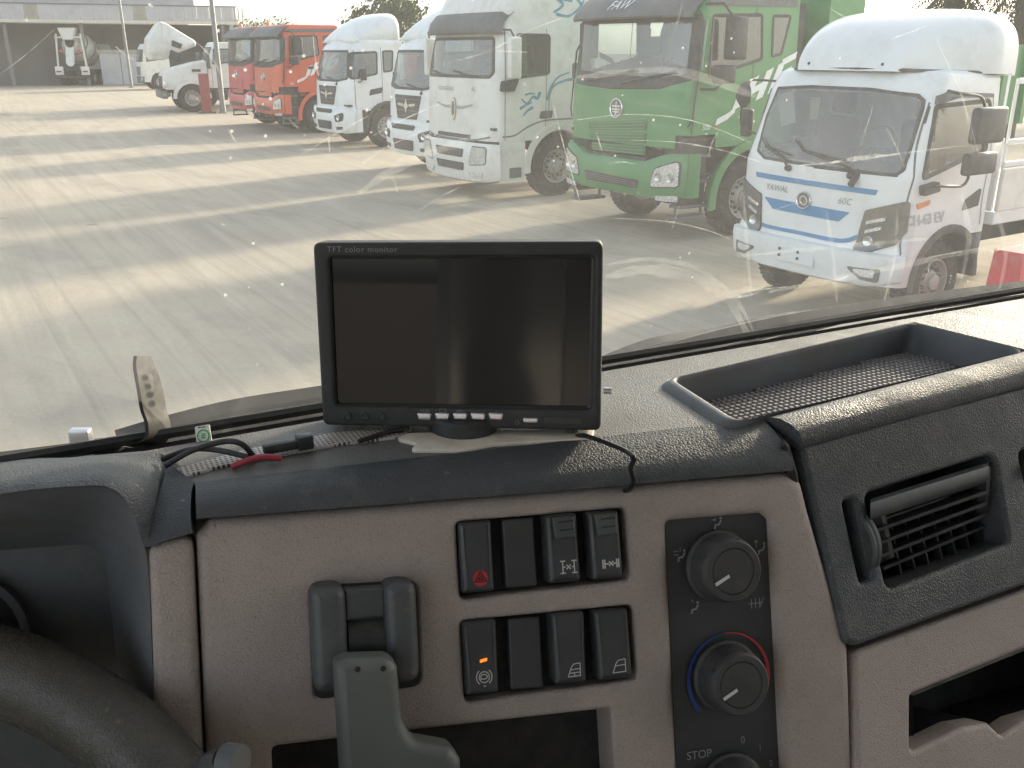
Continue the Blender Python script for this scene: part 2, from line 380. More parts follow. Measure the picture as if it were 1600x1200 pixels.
spk = ramp(t, vs.outputs['Distance'], .05, (.5,)*3, .11, (0,)*3)
gate = ramp(t, noise(t, co, 9, 2), .56, (0,)*3, .62, (1,)*3); spk = mix(t, 1.0, spk, gate, 'MULTIPLY')
f = mix(t, 1.0, mix(t, 1.0, big, mot, 'ADD'), spk, 'ADD')
for k, (cxp, czp, sc) in enumerate(((-.35, 2.02, 60.0), (.35, 2.0, 75.0))):           # wiper arcs: fine concentric rubbing marks
    mpn = N(t, 'Mapping'); c0 = cab(cxp, .6, czp); mpn.inputs['Location'].default_value = (-c0.x, -c0.y, -c0.z); mpn.vector_type = 'POINT'
    t.links.new(co, mpn.inputs[0]); ln = N(t, 'VectorMath', operation='LENGTH'); t.links.new(mpn.outputs[0], ln.inputs[0])
    cb = N(t, 'CombineXYZ'); t.links.new(ln.outputs['Value'], cb.inputs[0])
    nn = noise(t, cb.outputs[0], sc, 9, .8); arc = ramp(t, nn, .5, (0,)*3, .75, (.10,)*3)
    g2 = ramp(t, noise(t, co, 3.1+k, 3), .42, (0,)*3, .66, (1,)*3); f = mix(t, 1.0, f, mix(t, 1.0, arc, g2, 'MULTIPLY'), 'ADD')
m3 = N(t, 'MixShader'); t.links.new(f, m3.inputs[0]); t.links.new(m1.outputs[0], m3.inputs[1]); t.links.new(m2.outputs[0], m3.inputs[2]); t.links.new(m3.outputs[0], out.inputs[0])
M['windscreen'] = m
mb = MB(); mb.poly([FW.w(-.85, -.03), FW.w(1.55, -.03), FW.w(1.55, .9), FW.w(-.85, .9)]); wsc = mb.build('windscreen', M['windscreen'], cabt)
# scratches and chips that can be told apart, lying on the glass
m, t, b = newmat('scratch in glass'); t.nodes.remove(b); out = t.nodes['Material Output']
tl = N(t, 'BsdfTranslucent'); tl.inputs[0].default_value = (.95, .94, .88, 1); tr = N(t, 'BsdfTransparent'); ms = N(t, 'MixShader')
t.links.new(ramp(t, noise(t, coords(t), 90, 6, .8), .35, (.0,)*3, .7, (.36,)*3), ms.inputs[0]); t.links.new(tr.outputs[0], ms.inputs[1]); t.links.new(tl.outputs[0], ms.inputs[2]); t.links.new(ms.outputs[0], out.inputs[0])
M['scratch'] = m
m, t, b = newmat('smear on glass'); t.nodes.remove(b); out = t.nodes['Material Output']
tl = N(t, 'BsdfTranslucent'); tl.inputs[0].default_value = (.9, .89, .84, 1); tr = N(t, 'BsdfTransparent'); ms = N(t, 'MixShader')
t.links.new(ramp(t, noise(t, coords(t), 26, 7, .75), .3, (.0,)*3, .8, (.2,)*3), ms.inputs[0]); t.links.new(tr.outputs[0], ms.inputs[1]); t.links.new(tl.outputs[0], ms.inputs[2]); t.links.new(ms.outputs[0], out.inputs[0])
M['smear'] = m
def scratch(pts, w, nm='scratch', mat='scratch'):
    mb = MB(); q = smooth_path([V((*FW.px(x, y), 0)) for x, y in pts], 6); n = len(q); L = []; Rr = []
    for i, p in enumerate(q):
        d = (q[min(i+1, n-1)]-q[max(i-1, 0)]).normalized(); nn = V((-d.y, d.x, 0)); ww = w*.00026*(.35+.65*sin(pi*(i+.3)/n))*random.uniform(.6, 1.2)
        L.append(FW.w(*(p+nn*ww).xy, .0015)); Rr.append(FW.w(*(p-nn*ww).xy, .0015))
    mb.grid([L, Rr]); mb.build(nm, M[mat], wsc)
for p, w in [([(898, 187), (985, 178), (1080, 188), (1170, 222)], 2.2), ([(985, 218), (1060, 222), (1130, 235), (1185, 252)], 2.2), ([(955, 340), (1040, 345), (1100, 358), (1140, 373)], 2.2),
             ([(862, 160), (880, 230), (905, 315)], 2), ([(930, 205), (938, 232), (946, 250)], 2.4), ([(690, 100), (760, 80), (830, 45), (900, 20)], 1.6), ([(740, 78), (800, 80), (822, 81)], 1.6),
             ([(1245, 258), (1330, 250), (1400, 240), (1510, 226)], 4.5), ([(1300, 253), (1340, 245), (1390, 242)], 6), ([(1362, 165), (1356, 185), (1343, 225)], 2.5), ([(1382, 198), (1400, 232), (1412, 262)], 2.2),
             ([(1450, 401), (1500, 392), (1535, 387)], 4), ([(1545, 392), (1580, 385), (1600, 378)], 5), ([(1130, 464), (1160, 462), (1185, 456)], 5), ([(1280, 440), (1310, 435), (1325, 430)], 5), ([(1150, 455), (1200, 450), (1250, 445)], 2),
             ([(488, 55), (492, 95), (497, 118)], 2), ([(450, 185), (458, 193), (466, 200)], 2), ([(512, 205), (513, 222), (514, 238)], 1.5), ([(472, 240), (520, 210), (575, 180)], 1.5), ([(560, 225), (620, 190), (690, 160)], 1.5),
             ([(355, 200), (362, 212), (368, 222)], 2), ([(610, 275), (616, 285), (620, 300)], 2.2), ([(650, 330), (690, 305), (720, 290)], 1.5), ([(180, 72), (196, 86), (212, 94)], 2.5), ([(0, 115), (40, 85), (85, 45)], 1.2),
             ([(1065, 0), (1055, 40), (1042, 70)], 1.4), ([(1495, 120), (1510, 180), (1530, 250)], 1.6), ([(1440, 440), (1448, 425), (1450, 410)], 3), ([(1060, 320), (1052, 345), (1048, 358)], 1.6), ([(345, 347), (348, 350), (352, 351)], 2),
             ([(1120, 205), (1110, 225), (1105, 245)], 3.5), ([(950, 255), (970, 252), (992, 256)], 1.8), ([(1390, 60), (1420, 50), (1450, 38)], 2), ([(1190, 335), (1230, 320), (1280, 310)], 1.3), ([(300, 60), (330, 90), (352, 130)], 1.2), ([(560, 260), (600, 230), (660, 205)], 1.4), ([(150, 250), (210, 230), (290, 226)], 1.2), ([(1460, 60), (1500, 150), (1520, 240)], 1.6), ([(1290, 10), (1310, 22), (1325, 30)], 1.6)]: scratch(p, w)
for p, w in [([(945, 432), (1010, 420), (1080, 432), (1132, 462), (1168, 525)], 22), ([(948, 412), (1020, 404), (1095, 423), (1150, 470), (1182, 530)], 9), ([(1130, 462), (1160, 455), (1190, 450)], 16), ([(1160, 300), (1165, 380), (1172, 460)], 8), ([(1290, 330), (1300, 400), (1306, 470)], 10), ([(1400, 330), (1396, 400), (1380, 470)], 9),
             ([(1500, 300), (1512, 370), (1500, 440)], 14), ([(1555, 330), (1570, 390), (1560, 450)], 16), ([(1200, 455), (1330, 430), (1450, 405), (1600, 375)], 14), ([(1150, 400), (1300, 385), (1450, 372)], 8), ([(560, 300), (640, 250), (760, 210)], 14), ([(900, 120), (1050, 110), (1180, 150)], 12)]: scratch(p, w, 'smear', 'smear')
mb = MB()
for k in range(90):
    x, y = random.uniform(0, 1600), random.uniform(0, 460); r = random.choice((.0002, .00025, .0003, .0004, .0006)); a, b_ = FW.px(x, y)
    if k % 9 == 0: r *= 1.5
    mb.poly([FW.w(a+r*cos(q*1.05+k)*random.uniform(.6, 1.3), b_+r*sin(q*1.05+k)*random.uniform(.6, 1.6), .0018) for q in range(6)])
o = mb.build('stone_chips', M['scratch'], wsc); o['kind'] = 'stuff'
# rubber seal along the foot of the glass
mb = MB(); mb.tube([FW.w(-.85, .004, .008), FW.w(1.55, .004, .008)], .007, 8); mb.tube([FW.w(-.85, .016, .004), FW.w(1.55, .016, .004)], .004, 6); mb.build('glass_seal', M['rubber'], cabt)

# ------------------------------------------------------------------ dashboard
dash = wthing('dashboard', 'black and brown truck dashboard with switches, climate knobs and vents', 'dashboard', cab(.3, .45, 1.5))
ridge = [(238, 709), (262, 716), (282, 732), (304, 758), (600, 724), (900, 690), (1188, 658), (1194, 650), (1152, 660.5), (1142, 660), (1043, 594), (1052, 590), (1428, 503), (1606, 547), (1760, 509)]
trayr = [(1046, 592), (1428, 504), (1604, 548), (1152, 660)]
far = [(1.44, .588), (.03, .588)]
outer = [tuple(q) for q in FT.pxs(ridge)]; outer[-1] = (1.44, outer[-1][1]); outer += far      # on to the door
mb = plate_mb(MB(), FT.w, outer, [], .001, .02); mb.build('dash_top', M['dashtop'], dash, 50, True)
mb = MB(); mb.grid([[cab(x, y, z) for x in (-.35, 0, .3, .7, 1.45)] for y, z in ((.587, ZT-.0015), (.594, ZT-.004), (.606, 2.148), (.64, 2.140))]); mb.build('dash_rear_slope', M['dashtop'], dash)
# perforated demister strip
m, t, b = newmat('perforated demister strip'); co = coords(t, (330, 330, 330), (0, 0, -YAW))
fr_ = N(t, 'VectorMath', operation='FRACTION'); t.links.new(co, fr_.inputs[0]); sb = N(t, 'VectorMath', operation='SUBTRACT'); sb.inputs[1].default_value = (.5, .5, .5); t.links.new(fr_.outputs[0], sb.inputs[0])
ml = N(t, 'VectorMath', operation='MULTIPLY'); ml.inputs[1].default_value = (1, 1, 0); t.links.new(sb.outputs[0], ml.inputs[0]); ln = N(t, 'VectorMath', operation='LENGTH'); t.links.new(ml.outputs[0], ln.inputs[0])
hole = ramp(t, ln.outputs['Value'], .24, (0, 0, 0), .30, (1, 1, 1)); t.links.new(mix(t, hole, (.03, .027, .025), (.42, .38, .35)), b.inputs['Base Color']); bump(t, b, hole, .6, .001); b.inputs['Roughness'].default_value = .6
M['perf'] = m
mb = plate_mb(MB(), FT.sub(.0022).w, FT.pxs([(292, 748), (335, 735), (430, 716), (520, 699), (640, 684), (640, 667), (520, 680), (390, 705), (276, 736)]), [], .0008, .002); mb.build('demister_strip', M['perf'], dash)

XE = 1.44-FD.o.dot(CX)
def toend(p): return p+CX*(1.44-p.dot(CX))
def endx(poly, ids): return [(XE, p[1]) if i in ids else p for i, p in enumerate(poly)]
def bandloft(name, m, top, bot, n, bulge=.007, tuck=.03, fr=FA):
    """padded roll: from a ridge line on the dash top, over the edge, down to a lip line on the fascia"""
    A = lerp_poly(top, n) if n else smooth_path(top, 5); B = lerp_poly(bot, n) if n else smooth_path(bot, 5); n = len(A); rows = []
    for k, (q, bl) in enumerate(((-.06, -.004), (0, .0015), (.10, .45), (.3, .85), (.55, 1.0), (.72, .95), (.84, .8), (.93, .5), (.985, .12))):
        row = []
        for j in range(n):
            d = B[j]-A[j]; tdir = (B[min(j+1, n-1)]-B[max(j-1, 0)]).normalized(); nn = tdir.cross(d).normalized()
            if nn.dot(CAM-A[j]) < 0: nn = -nn
            row.append(A[j]+d*q + (nn*bulge*bl if k > 1 else UP*bl))
        rows.append(row)
    rows.append([B[j]-fr.an*tuck*.3 for j in range(n)]); rows.append([B[j]-fr.an*tuck for j in range(n)])
    mb = MB(); mb.grid(rows); mb.poly([r[0] for r in rows]); mb.poly([r[-1] for r in rows]); return mb
cpad = bandloft('c', None, [onz(x, y, ZT) for x, y in ((306, 757), (600, 724), (900, 690), (1190, 657.5))], [FA.w(*FA.px(x, y), .004) for x, y in ((308, 812), (600, 790), (900, 766), (1234, 737))], 24)
cpad.build('centre_pad', M['pad'], dash, 60)
hl_ = [(-330, 790), (0, 726), (110, 718), (180, 712), (222, 708.5), (244, 710), (262, 717), (282, 733), (303, 757)]
ll_ = [(-330, 830), (0, 774), (130, 761), (172, 764), (196, 784), (212, 816), (226, 856), (262, 846), (302, 834)]
hp = bandloft('h', None, [onz(x, y, ZT) for x, y in hl_], [FA.w(*FA.px(x, y), .004) for x, y in ll_], 0, .006, .03); hp.build('binnacle_hood', M['hood'], dash, 60)
rp = bandloft('r', None, [onz(x, y, ZT) for x, y in ((1190, 655), (1400, 602), (1760, 512))]+[toend(onz(1760, 512, ZT))], [FD.w(*FD.px(x, y), 0) for x, y in ((1252, 702), (1420, 656), (1760, 562))]+[toend(FD.w(*FD.px(1760, 562), 0))], 36, .012, .004, FD); rp.build('passenger_pad', M['pad'], dash, 60)
# dark joint between the centre pad and the passenger pad
mb = MB(); mb.tube([onz(1192, 655, ZT-.006), FA.w(*FA.px(1226, 700), .0), FA.w(*FA.px(1243, 742), -.004), FD.w(*FD.px(1262, 800), -.012)], .0035, 8); mb.build('pad_joint', M['cavity'], dash)
# instrument recess behind the hood
rimF = [(-330, 790), (0, 772), (140, 760), (176, 764), (200, 786), (214, 818), (228, 862), (234, 960), (246, 1260)]
rimB = [(-330, 872), (0, 860), (100, 852), (130, 850), (150, 852), (160, 860), (166, 890), (178, 990), (196, 1260)]
A = lerp_poly([FA.w(*FA.px(x, y), -.004) for x, y in rimF], 30); B = lerp_poly([FA.w(*FA.px(x, y, -.075), -.075) for x, y in rimB], 30)
mb = MB(); mb.grid([A, [a.lerp(b_, .12)+FA.an*.003 for a, b_ in zip(A, B)], [a.lerp(b_, .5) for a, b_ in zip(A, B)], B]); mb.build('binnacle_recess', M['smooth'], dash, 60)
plate('gauge_plate', FA, [(-380, 820), (230, 820), (240, 1300), (-380, 1300)], M['housing'], dash, c=-.078, e=.002, depth=.01)
mb = MB(); c0 = FA.px(-78, 1010, -.07); mb.lathe([(.043, -.006), (.043, .006), (.039, .008), (.037, .002)], FA.w(*c0, -.075), FA.an, 40); mb.build('gauge_ring', M['smooth'], dash)
mb = MB(); mb.lathe([(.0372, .0), (.0, .0)], FA.w(*c0, -.073), FA.an, 40); mb.build('gauge_face', M['cavity'], dash)
plate('driver_trim_strip', FA, [(231, 852), (301, 834), (322, 1290), (246, 1290)], M['brown2'], dash, c=.001, e=.006, depth=.03, fil=.008)
# brown switch panel with its openings
PAN = [(304, 836), (330, 809), (600, 789), (900, 764), (1232, 739), (1256, 752), (1268, 800), (1330, 1012), (1340, 1300), (326, 1300)]
bay1 = [(713, 816), (977, 794), (986, 906), (720, 938)]; bay2 = [(720, 971), (989, 946), (996, 1062), (727, 1099)]
clim = [(1044, 816), (1192, 804), (1203, 812), (1228, 1300), (1066, 1300)]
cub = [(424, 1168), (650, 1142), (955, 1108), (966, 1300), (430, 1300)]
levb = [(487, 922), (650, 913), (656, 1068), (494, 1090)]
mb = plate_mb(MB(), FA.w, round_poly(FA.pxs(PAN), [.008, .006, 0, 0, .008, .008, .006, .004, 0, 0]), [round_poly(FA.pxs(q), .0035) for q in (bay1, bay2, levb)] + [round_poly(FA.pxs(q), .004) for q in (clim, cub)], [.008, .003, .003, .003, .0075, .0035], .028)
mb.build('switch_panel', M['brown'], dash, 50, True)
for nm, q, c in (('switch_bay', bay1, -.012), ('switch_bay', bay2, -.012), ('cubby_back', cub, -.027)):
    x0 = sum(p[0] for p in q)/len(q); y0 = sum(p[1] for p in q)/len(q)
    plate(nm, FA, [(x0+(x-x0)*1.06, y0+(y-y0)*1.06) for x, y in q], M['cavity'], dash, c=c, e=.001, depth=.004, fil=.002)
plate('climate_plate', FA, [(1038, 812), (1190, 800), (1208, 806), (1234, 1310), (1060, 1310)], M['climate'], dash, c=-.0055, e=.001, depth=.006, fil=.003)
# rocker switches
RK = [[(717, 818), (768, 813), (774, 924), (723, 929)], [(784, 812), (834, 808), (841, 916), (791, 920)], [(853, 806), (902, 802), (909, 909), (859, 913)], [(919, 801), (967, 798), (976, 903), (927, 908)],
      [(722, 973), (776, 968), (781, 1083), (729, 1089)], [(794, 967), (844, 963), (850, 1075), (798, 1079)], [(862, 960), (914, 956), (918, 1067), (868, 1071)], [(929, 955), (982, 951), (990, 1060), (937, 1065)]]
ROCK = []
for i, q in enumerate(RK):
    blank = i in (1, 5); c = -.003 if blank else .0035
    o = plate('rocker_switch' if not blank else 'blank_switch', FA, q, M['rocker'], dash, c=c, e=.0016 if blank else .0035, depth=.014, fil=.0022); ROCK.append((o, q, c))
def quadmap(q, c, fr=FA):          # unit square (0..1, y up) of a pixel quad -> 3d just above the plate
    P = fr.sub(c).pxs(q); tl, tr_, br, bl = [V(p) for p in P]
    def mp(u, v, h=0): p = (bl*(1-u)+br*u)*(1-v)+(tl*(1-u)+tr_*u)*v; return fr.w(p.x, p.y, c+.0005+h)
    return mp
def sym(i, name, lines, w, m, fill=None):
    o, q, c = ROCK[i]; mp = quadmap(q, c); mb = MB(); asp = 2.05
    f = lambda x, y, h=0: mp(x, y/asp, h)
    if fill: mb.poly([f(*p) for p in fill])
    strokes(mb, f, lines, w); return mb.build(name, m, o)
cc = (.56, .5)
sym(0, 'hazard_disc', [], .01, M['redprint'], circ(cc[0], .42, .23, 28)[:-1])
o, q, c = ROCK[0]; mp = quadmap(q, c); mb = MB(); f = lambda x, y, h=0: mp(x, y/2.05, h+.0004)
strokes(mb, f, [[(.38, .33), (.74, .33), (.56, .62), (.38, .33)], [(.49, .39), (.63, .39), (.56, .5), (.49, .39)]], .035, ); mb.build('hazard_triangle', M['cavity'], o)
axle = [[(.36, .3), (.5, .3)], [(.43, .3), (.43, .66)], [(.36, .66), (.5, .66)], [(.72, .3), (.86, .3)], [(.79, .3), (.79, .66)], [(.72, .66), (.86, .66)], [(.43, .48), (.5, .48)], [(.72, .48), (.79, .48)], [(.55, .42), (.67, .54)], [(.55, .54), (.67, .42)]]
sym(2, 'axle_lock_symbol', axle, .035, M['white'])
sym(3, 'axle_lock_symbol', [[(.34, .36), (.34, .6)], [(.4, .36), (.4, .6)], [(.78, .36), (.78, .6)], [(.84, .36), (.84, .6)], [(.4, .48), (.52, .48)], [(.68, .48), (.78, .48)], [(.54, .42), (.66, .54)], [(.54, .54), (.66, .42)]], .04, M['white'])
for i in (2, 3):                   # sliding catches on the two lock switches
    o, q, c = ROCK[i]; tl, tr_, br, bl = [V(p) for p in q]; L = lambda u, v: tuple((tl*(1-u)+tr_*u)*(1-v)+(bl*(1-u)+br*u)*v)
    o2 = plate('switch_catch', FA, [L(.2, .04), L(.9, .04), L(.9, .34), L(.28, .36)], M['housing'], o, c=c+.0022, e=.001, depth=.003, fil=.001)
    mb = MB(); mp = quadmap(q, c); strokes(mb, lambda x, y, h=0: mp(x, y, h+.0022), [[(.34, .9), (.8, .91)], [(.36, .78), (.8, .79)]], .018); mb.build('catch_grooves', M['cavity'], o)
sym(4, 'engine_brake_symbol', [circ(.55, .5, .15, 20), circ(.55, .5, .23, 10, 130, 230), circ(.55, .5, .23, 10, -50, 50), [(.45, .45), (.45, .53), (.5, .57), (.6, .57), (.65, .5), (.6, .45), (.45, .45)], [(.53, .25), (.58, .25)]], .028, M['white'])
o, q, c = ROCK[4]; mp = quadmap(q, c); mb = MB(); mb.poly([mp(.45, .44), mp(.66, .46), mp(.66, .5), mp(.45, .48)]); mb.build('indicator_light', M['led'], o)
for i in (6, 7):
    ln = [[(.4, .22), (.78, .24), (.78, .6), (.58, .58), (.5, .48), (.4, .22)], [(.5, .42), (.78, .44)]] + ([[(.44, .32), (.78, .34)], [(.6, .24), (.6, .34)]] if i == 6 else [])
    sym(i, 'window_symbol', ln, .025, M['white'])
# climate knobs, scales and symbols
def knob(x, y):
    c0 = FA.px(x, y, -.004); mb = MB()
    mb.lathe([(.0235, 0), (.0235, .002), (.0218, .003), (.0208, .016), (.0198, .0195), (.0188, .0205), (.0150, .0205), (.0146, .0196), (.0141, .0202), (.0, .0202)], FA.w(*c0, -.004), FA.an, 48)
    for k in range(3): a = R(150-75*k); mb.tube([FA.w(c0[0]+.0205*cos(a), c0[1]+.0205*sin(a), .001), FA.w(c0[0]+.0197*cos(a), c0[1]+.0197*sin(a), .0145)], .0012, 6)
    k = mb.build('climate_knob', M['knob'], dash, 40)
    mb = MB(); f2 = lambda a, b_, h=0: FA.w(c0[0]+a, c0[1]+b_, .0169+h); strokes(mb, f2, [[(-.0125, -.0070), (-.0040, -.0028)]], .0022); mb.build('pointer_mark', M['white'], k); return c0
k1 = knob(1122, 884); k2 = knob(1134, 1056); k3 = knob(1142, 1232)
def person(x, y, s, extra=()):
    c0 = FA.px(x, y, -.004); mp = lambda a, b_, h=0: FA.w(c0[0]+a*s, c0[1]+b_*s, -.0034+h)
    mb = MB(); mb.poly([mp(.28+.12*cos(q), .42+.12*sin(q)) for q in [i*.7 for i in range(9)]])
    strokes(mb, mp, [[(.3, .2), (.12, -.12), (-.25, -.18), (-.3, -.45)]], .16); strokes(mb, mp, extra, .07); mb.build('airflow_symbol', M['greyprint'], dash)
person(1121, 817, .0075, [[(-.6, .3), (-.2, .3)], [(-.3, .42), (-.2, .3), (-.3, .18)]])
person(1064, 868, .0075, [[(-.7, .4), (-.3, .4)], [(-.7, .1), (-.3, .1)], [(-.1, .7), (-.1, .4)]])
person(1189, 857, .0075, [[(-.5, .8), (-.5, .1)], [(-.65, .6), (-.5, .8), (-.35, .6)]])
person(1085, 949, .0075, [[(-.3, .7), (-.1, .45)]])
c0 = FA.px(1182, 942, -.004); mb = MB(); strokes(mb, lambda a, b_, h=0: FA.w(c0[0]+a, c0[1]+b_, -.0034+h), [[(-.004, -.003), (-.004, .003)], [(-.001, -.003), (-.001, .003)], [(.002, -.003), (.002, .003)], [(-.006, 0), (.004, 0)], [(.002, -.003), (.005, .003)]], .0006); mb.build('demist_symbol', M['greyprint'], dash)
def arcband(name, cen, r, a0, a1, w0, w1, m):
    mb = MB(); n = 30; A = []; B = []
    for k in range(n+1):
        a = R(a0+(a1-a0)*k/n); w = w0+(w1-w0)*k/n; A.append(FA.w(cen[0]+(r+w/2)*cos(a), cen[1]+(r+w/2)*sin(a), -.0034)); B.append(FA.w(cen[0]+(r-w/2)*cos(a), cen[1]+(r-w/2)*sin(a), -.0034))
    mb.grid([A, B]); mb.build(name, m, dash)
kk = (k2[0]+.002, k2[1]-.001)
arcband('cold_scale', kk, .0290, 98, 222, .0006, .0034, M['blueprint']); arcband('hot_scale', kk, .0290, 94, -42, .0006, .0034, M['redprint'])
for s, x, y, sz in (('STOP', 1092, 1179, .0075), ('0', 1160, 1156, .0068), ('I', 1187, 1168, .0055), ('2', 1204, 1192, .0055)):
    c0 = FA.px(x, y, -.004); lettering('scale_lettering', s, sz, lambda a, b_, h, c0=c0: FA.w(c0[0]+a, c0[1]+b_, -.0034), M['greyprint'], dash)
# hand brake valve: housing with a slot, drum and lever
plate('lever_housing', FA, [(484, 920), (540, 916), (548, 1083), (492, 1088)], M['housing'], dash, c=.020, e=.006, depth=.03, fil=.007); plate('lever_housing', FA, [(600, 912), (651, 910), (658, 1066), (608, 1074)], M['housing'], dash, c=.020, e=.006, depth=.03, fil=.007)
plate('lever_housing_base', FA, [(481, 916), (653, 907), (660, 1072), (490, 1094)], M['cavity'], dash, c=.002, e=.001, depth=.02, fil=.007)
mb = MB(); a0 = FA.px(572, 985, .0); mb.lathe([(.0195, -.0115), (.0195, .0115)], FA.w(a0[0], a0[1]-.004, -.004), FA.ax, 40); mb.build('lever_drum', M['black'], dash)
plate('lever_catch', FA, [(538, 922), (602, 918), (605, 966), (540, 971)], M['housing'], dash, c=.0145, e=.002, depth=.01, fil=.001)
plate('lever', FA, [(523, 1040), (538, 1031), (606, 1029), (622, 1040), (630, 1130), (646, 1160), (706, 1170), (722, 1190), (724, 1330), (540, 1330)], M['lever'], dash, c=.038, e=.006, depth=.016, fil=.007)
mb = MB()
for x, y in ((559, 1046), (599, 1045)): mb.lathe([(.0016, 0), (0, 0)], FA.w(*FA.px(x, y, .0385), .0383), FA.an, 12)
mb.build('screw_holes', M['cavity'], dash)
# passenger fascia with vents
V1 = [(1352, 772), (1542, 712), (1556, 716), (1578, 848), (1388, 922)]; V2 = [(1592, 706), (1760, 655), (1760, 800), (1606, 768)]; SL = [(1318, 784), (1336, 779), (1364, 904), (1346, 913)]
mb = plate_mb(MB(), FD.w, round_poly(endx(FD.pxs([(1252, 698), (1420, 650), (1760, 554), (1760, 870), (1340, 1010), (1322, 1004)]), (2, 3)), [.004, 0, 0, 0, .008, .006]), [round_poly(FD.pxs(q), .007) for q in (V1, V2)] + [round_poly(FD.pxs(SL), .003)], .004, .05)
mb.build('passenger_fascia', M['pad'], dash, 50, True)
for q in (V1, V2, SL):
    x0 = sum(p[0] for p in q)/len(q); y0 = sum(p[1] for p in q)/len(q)
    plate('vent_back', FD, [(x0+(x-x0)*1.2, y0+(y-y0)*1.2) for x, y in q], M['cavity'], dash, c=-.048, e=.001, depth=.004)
# barrel of the vent: a hood with louvres under it
P = lambda x, y, c: FD.w(*FD.px(x, y, c), c)
mb = MB(); mb.prism([P(1362, 800, .0), P(1366, 782, .004), P(1372, 783, .004), P(1392, 872, -.012), P(1376, 880, -.02)], FD.ax*.004); vb = mb.build('vent_barrel', M['black'], dash, 30)
mb = MB(); mb.prism([P(1536, 738, .0), P(1540, 726, .004), P(1548, 730, .004), P(1545, 800, -.012), P(1530, 815, -.02)], -FD.ax*.004); mb.build('barrel_cheek', M['black'], vb, 30)
A = lambda s, t_, c: FD.w(*[p for p in V((*FD.px(1364+t_*4, 790, c), 0)).lerp(V((*FD.px(1546-t_*2, 733, c), 0)), s).xy], c)
mb = MB(); rows = []
for yl, yr, c in ((782, 724, -.02), (780, 722, -.002), (786, 728, .006), (802, 743, .007), (812, 752, .002), (814, 754, -.02)): rows.append([FD.w(*FD.px(1360, yl, c), c), FD.w(*FD.px(1450, (yl+yr)/2, c), c+.001), FD.w(*FD.px(1545, yr, c), c)])
mb.grid(rows); mb.build('vent_hood', M['housing'], vb, 60)
for k in range(4):
    y0 = 826+k*20; y1 = 766+k*18; mb = MB(); c = .0-.005*k
    mb.prism([P(1372+3*k, y0, c), P(1543-1*k, y1, c), P(1543-1*k, y1+5, c-.001), P(1372+3*k, y0+5, c-.001)], -FD.an*.03); mb.build('louvre', M['black'], vb, 30)
for k in range(7):
    s = (k+1)/8; mb = MB(); a = FD.px(1370+170*s, 822-58*s, -.02); mb.prism([FD.w(a[0]-.0008, a[1], -.02), FD.w(a[0]+.0008, a[1], -.02), FD.w(a[0]+.0008, a[1]-.045, -.02), FD.w(a[0]-.0008, a[1]-.045, -.02)], -FD.an*.015); mb.build('louvre', M['cavity'], vb)
mb = MB(); a0 = FD.px(1340, 846, -.012); mb.lathe([(.018, -.0046), (.0268, -.0046), (.028, -.003), (.028, -.001), (.0272, -.0005), (.0272, .0005), (.028, .001), (.028, .003), (.0268, .0046), (.018, .0046)], FD.w(a0[0], a0[1], -.0215), FD.ax, 48); mb.build('vent_thumbwheel', M['housing'], dash)
# second vent at the frame edge
mb = MB(); mb.grid([[P(1600, 722, c0_), P(1760, 672, c0_)] for c0_ in (.004,)] + [[P(1604, 746, .004), P(1760, 696, .004)], [P(1606, 752, -.02), P(1760, 702, -.02)]]); mb.build('vent_hood', M['housing'], dash)
# brown glove panel with the open cubby
CUB = [(1424, 1086), (1760, 950), (1760, 1080), (1600, 1128), (1566, 1150), (1546, 1130), (1506, 1136), (1424, 1176)]
mb = plate_mb(MB(), FD.sub(-.01).w, round_poly(endx(FD.sub(-.01).pxs([(1334, 1020), (1346, 1014), (1760, 876), (1760, 1320), (1344, 1320)]), (2, 3)), .004), [round_poly(FD.sub(-.01).pxs(CUB), .004)], .004, .03, .02)
mb.build('glove_panel', M['brown'], dash, 50, True)
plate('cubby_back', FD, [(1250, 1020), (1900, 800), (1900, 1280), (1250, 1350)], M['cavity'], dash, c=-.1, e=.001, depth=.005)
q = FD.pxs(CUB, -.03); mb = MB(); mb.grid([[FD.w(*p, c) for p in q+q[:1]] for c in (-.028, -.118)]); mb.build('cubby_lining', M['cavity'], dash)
# storage tray on the dash top
rim = [V((*p, 0)) for p in round_poly(FT.pxs(trayr, .005), .012, 6)]; cen = sum(rim, V((0, 0, 0)))/len(rim)
def ring(sc, z, off=(0, 0)): return [FT.w(cen.x+(p.x-cen.x)*sc+off[0], cen.y+(p.y-cen.y)*sc+off[1], z) for p in rim]
rw = [ring(1.03, -.004, (-.006, .002)), ring(1.02, .0015, (-.005, .002)), ring(1.01, .0045, (-.002, .001)), ring(1.0, .0052), ring(.988, .0045), ring(.98, .001), ring(.965, -.019), ring(.955, -.0215)]
mb = MB(); mb.grid([r+[r[0]] for r in rw]); mb.build('storage_tray', M['smooth'], dash, 60)
tray = bpy.data.objects['storage_tray']; mb = MB(); mb.poly(ring(.95, -.021)); mb.build('tray_floor', M['black'], tray)
mb = MB(); rp_ = [(cen.x+(p.x-cen.x)*.93, cen.y+(p.y-cen.y)*.93) for p in rim]; px0 = min(p[0] for p in rp_); px1 = max(p[0] for p in rp_); py0 = min(p[1] for p in rp_); py1 = max(p[1] for p in rp_); s = .0056
i = 0
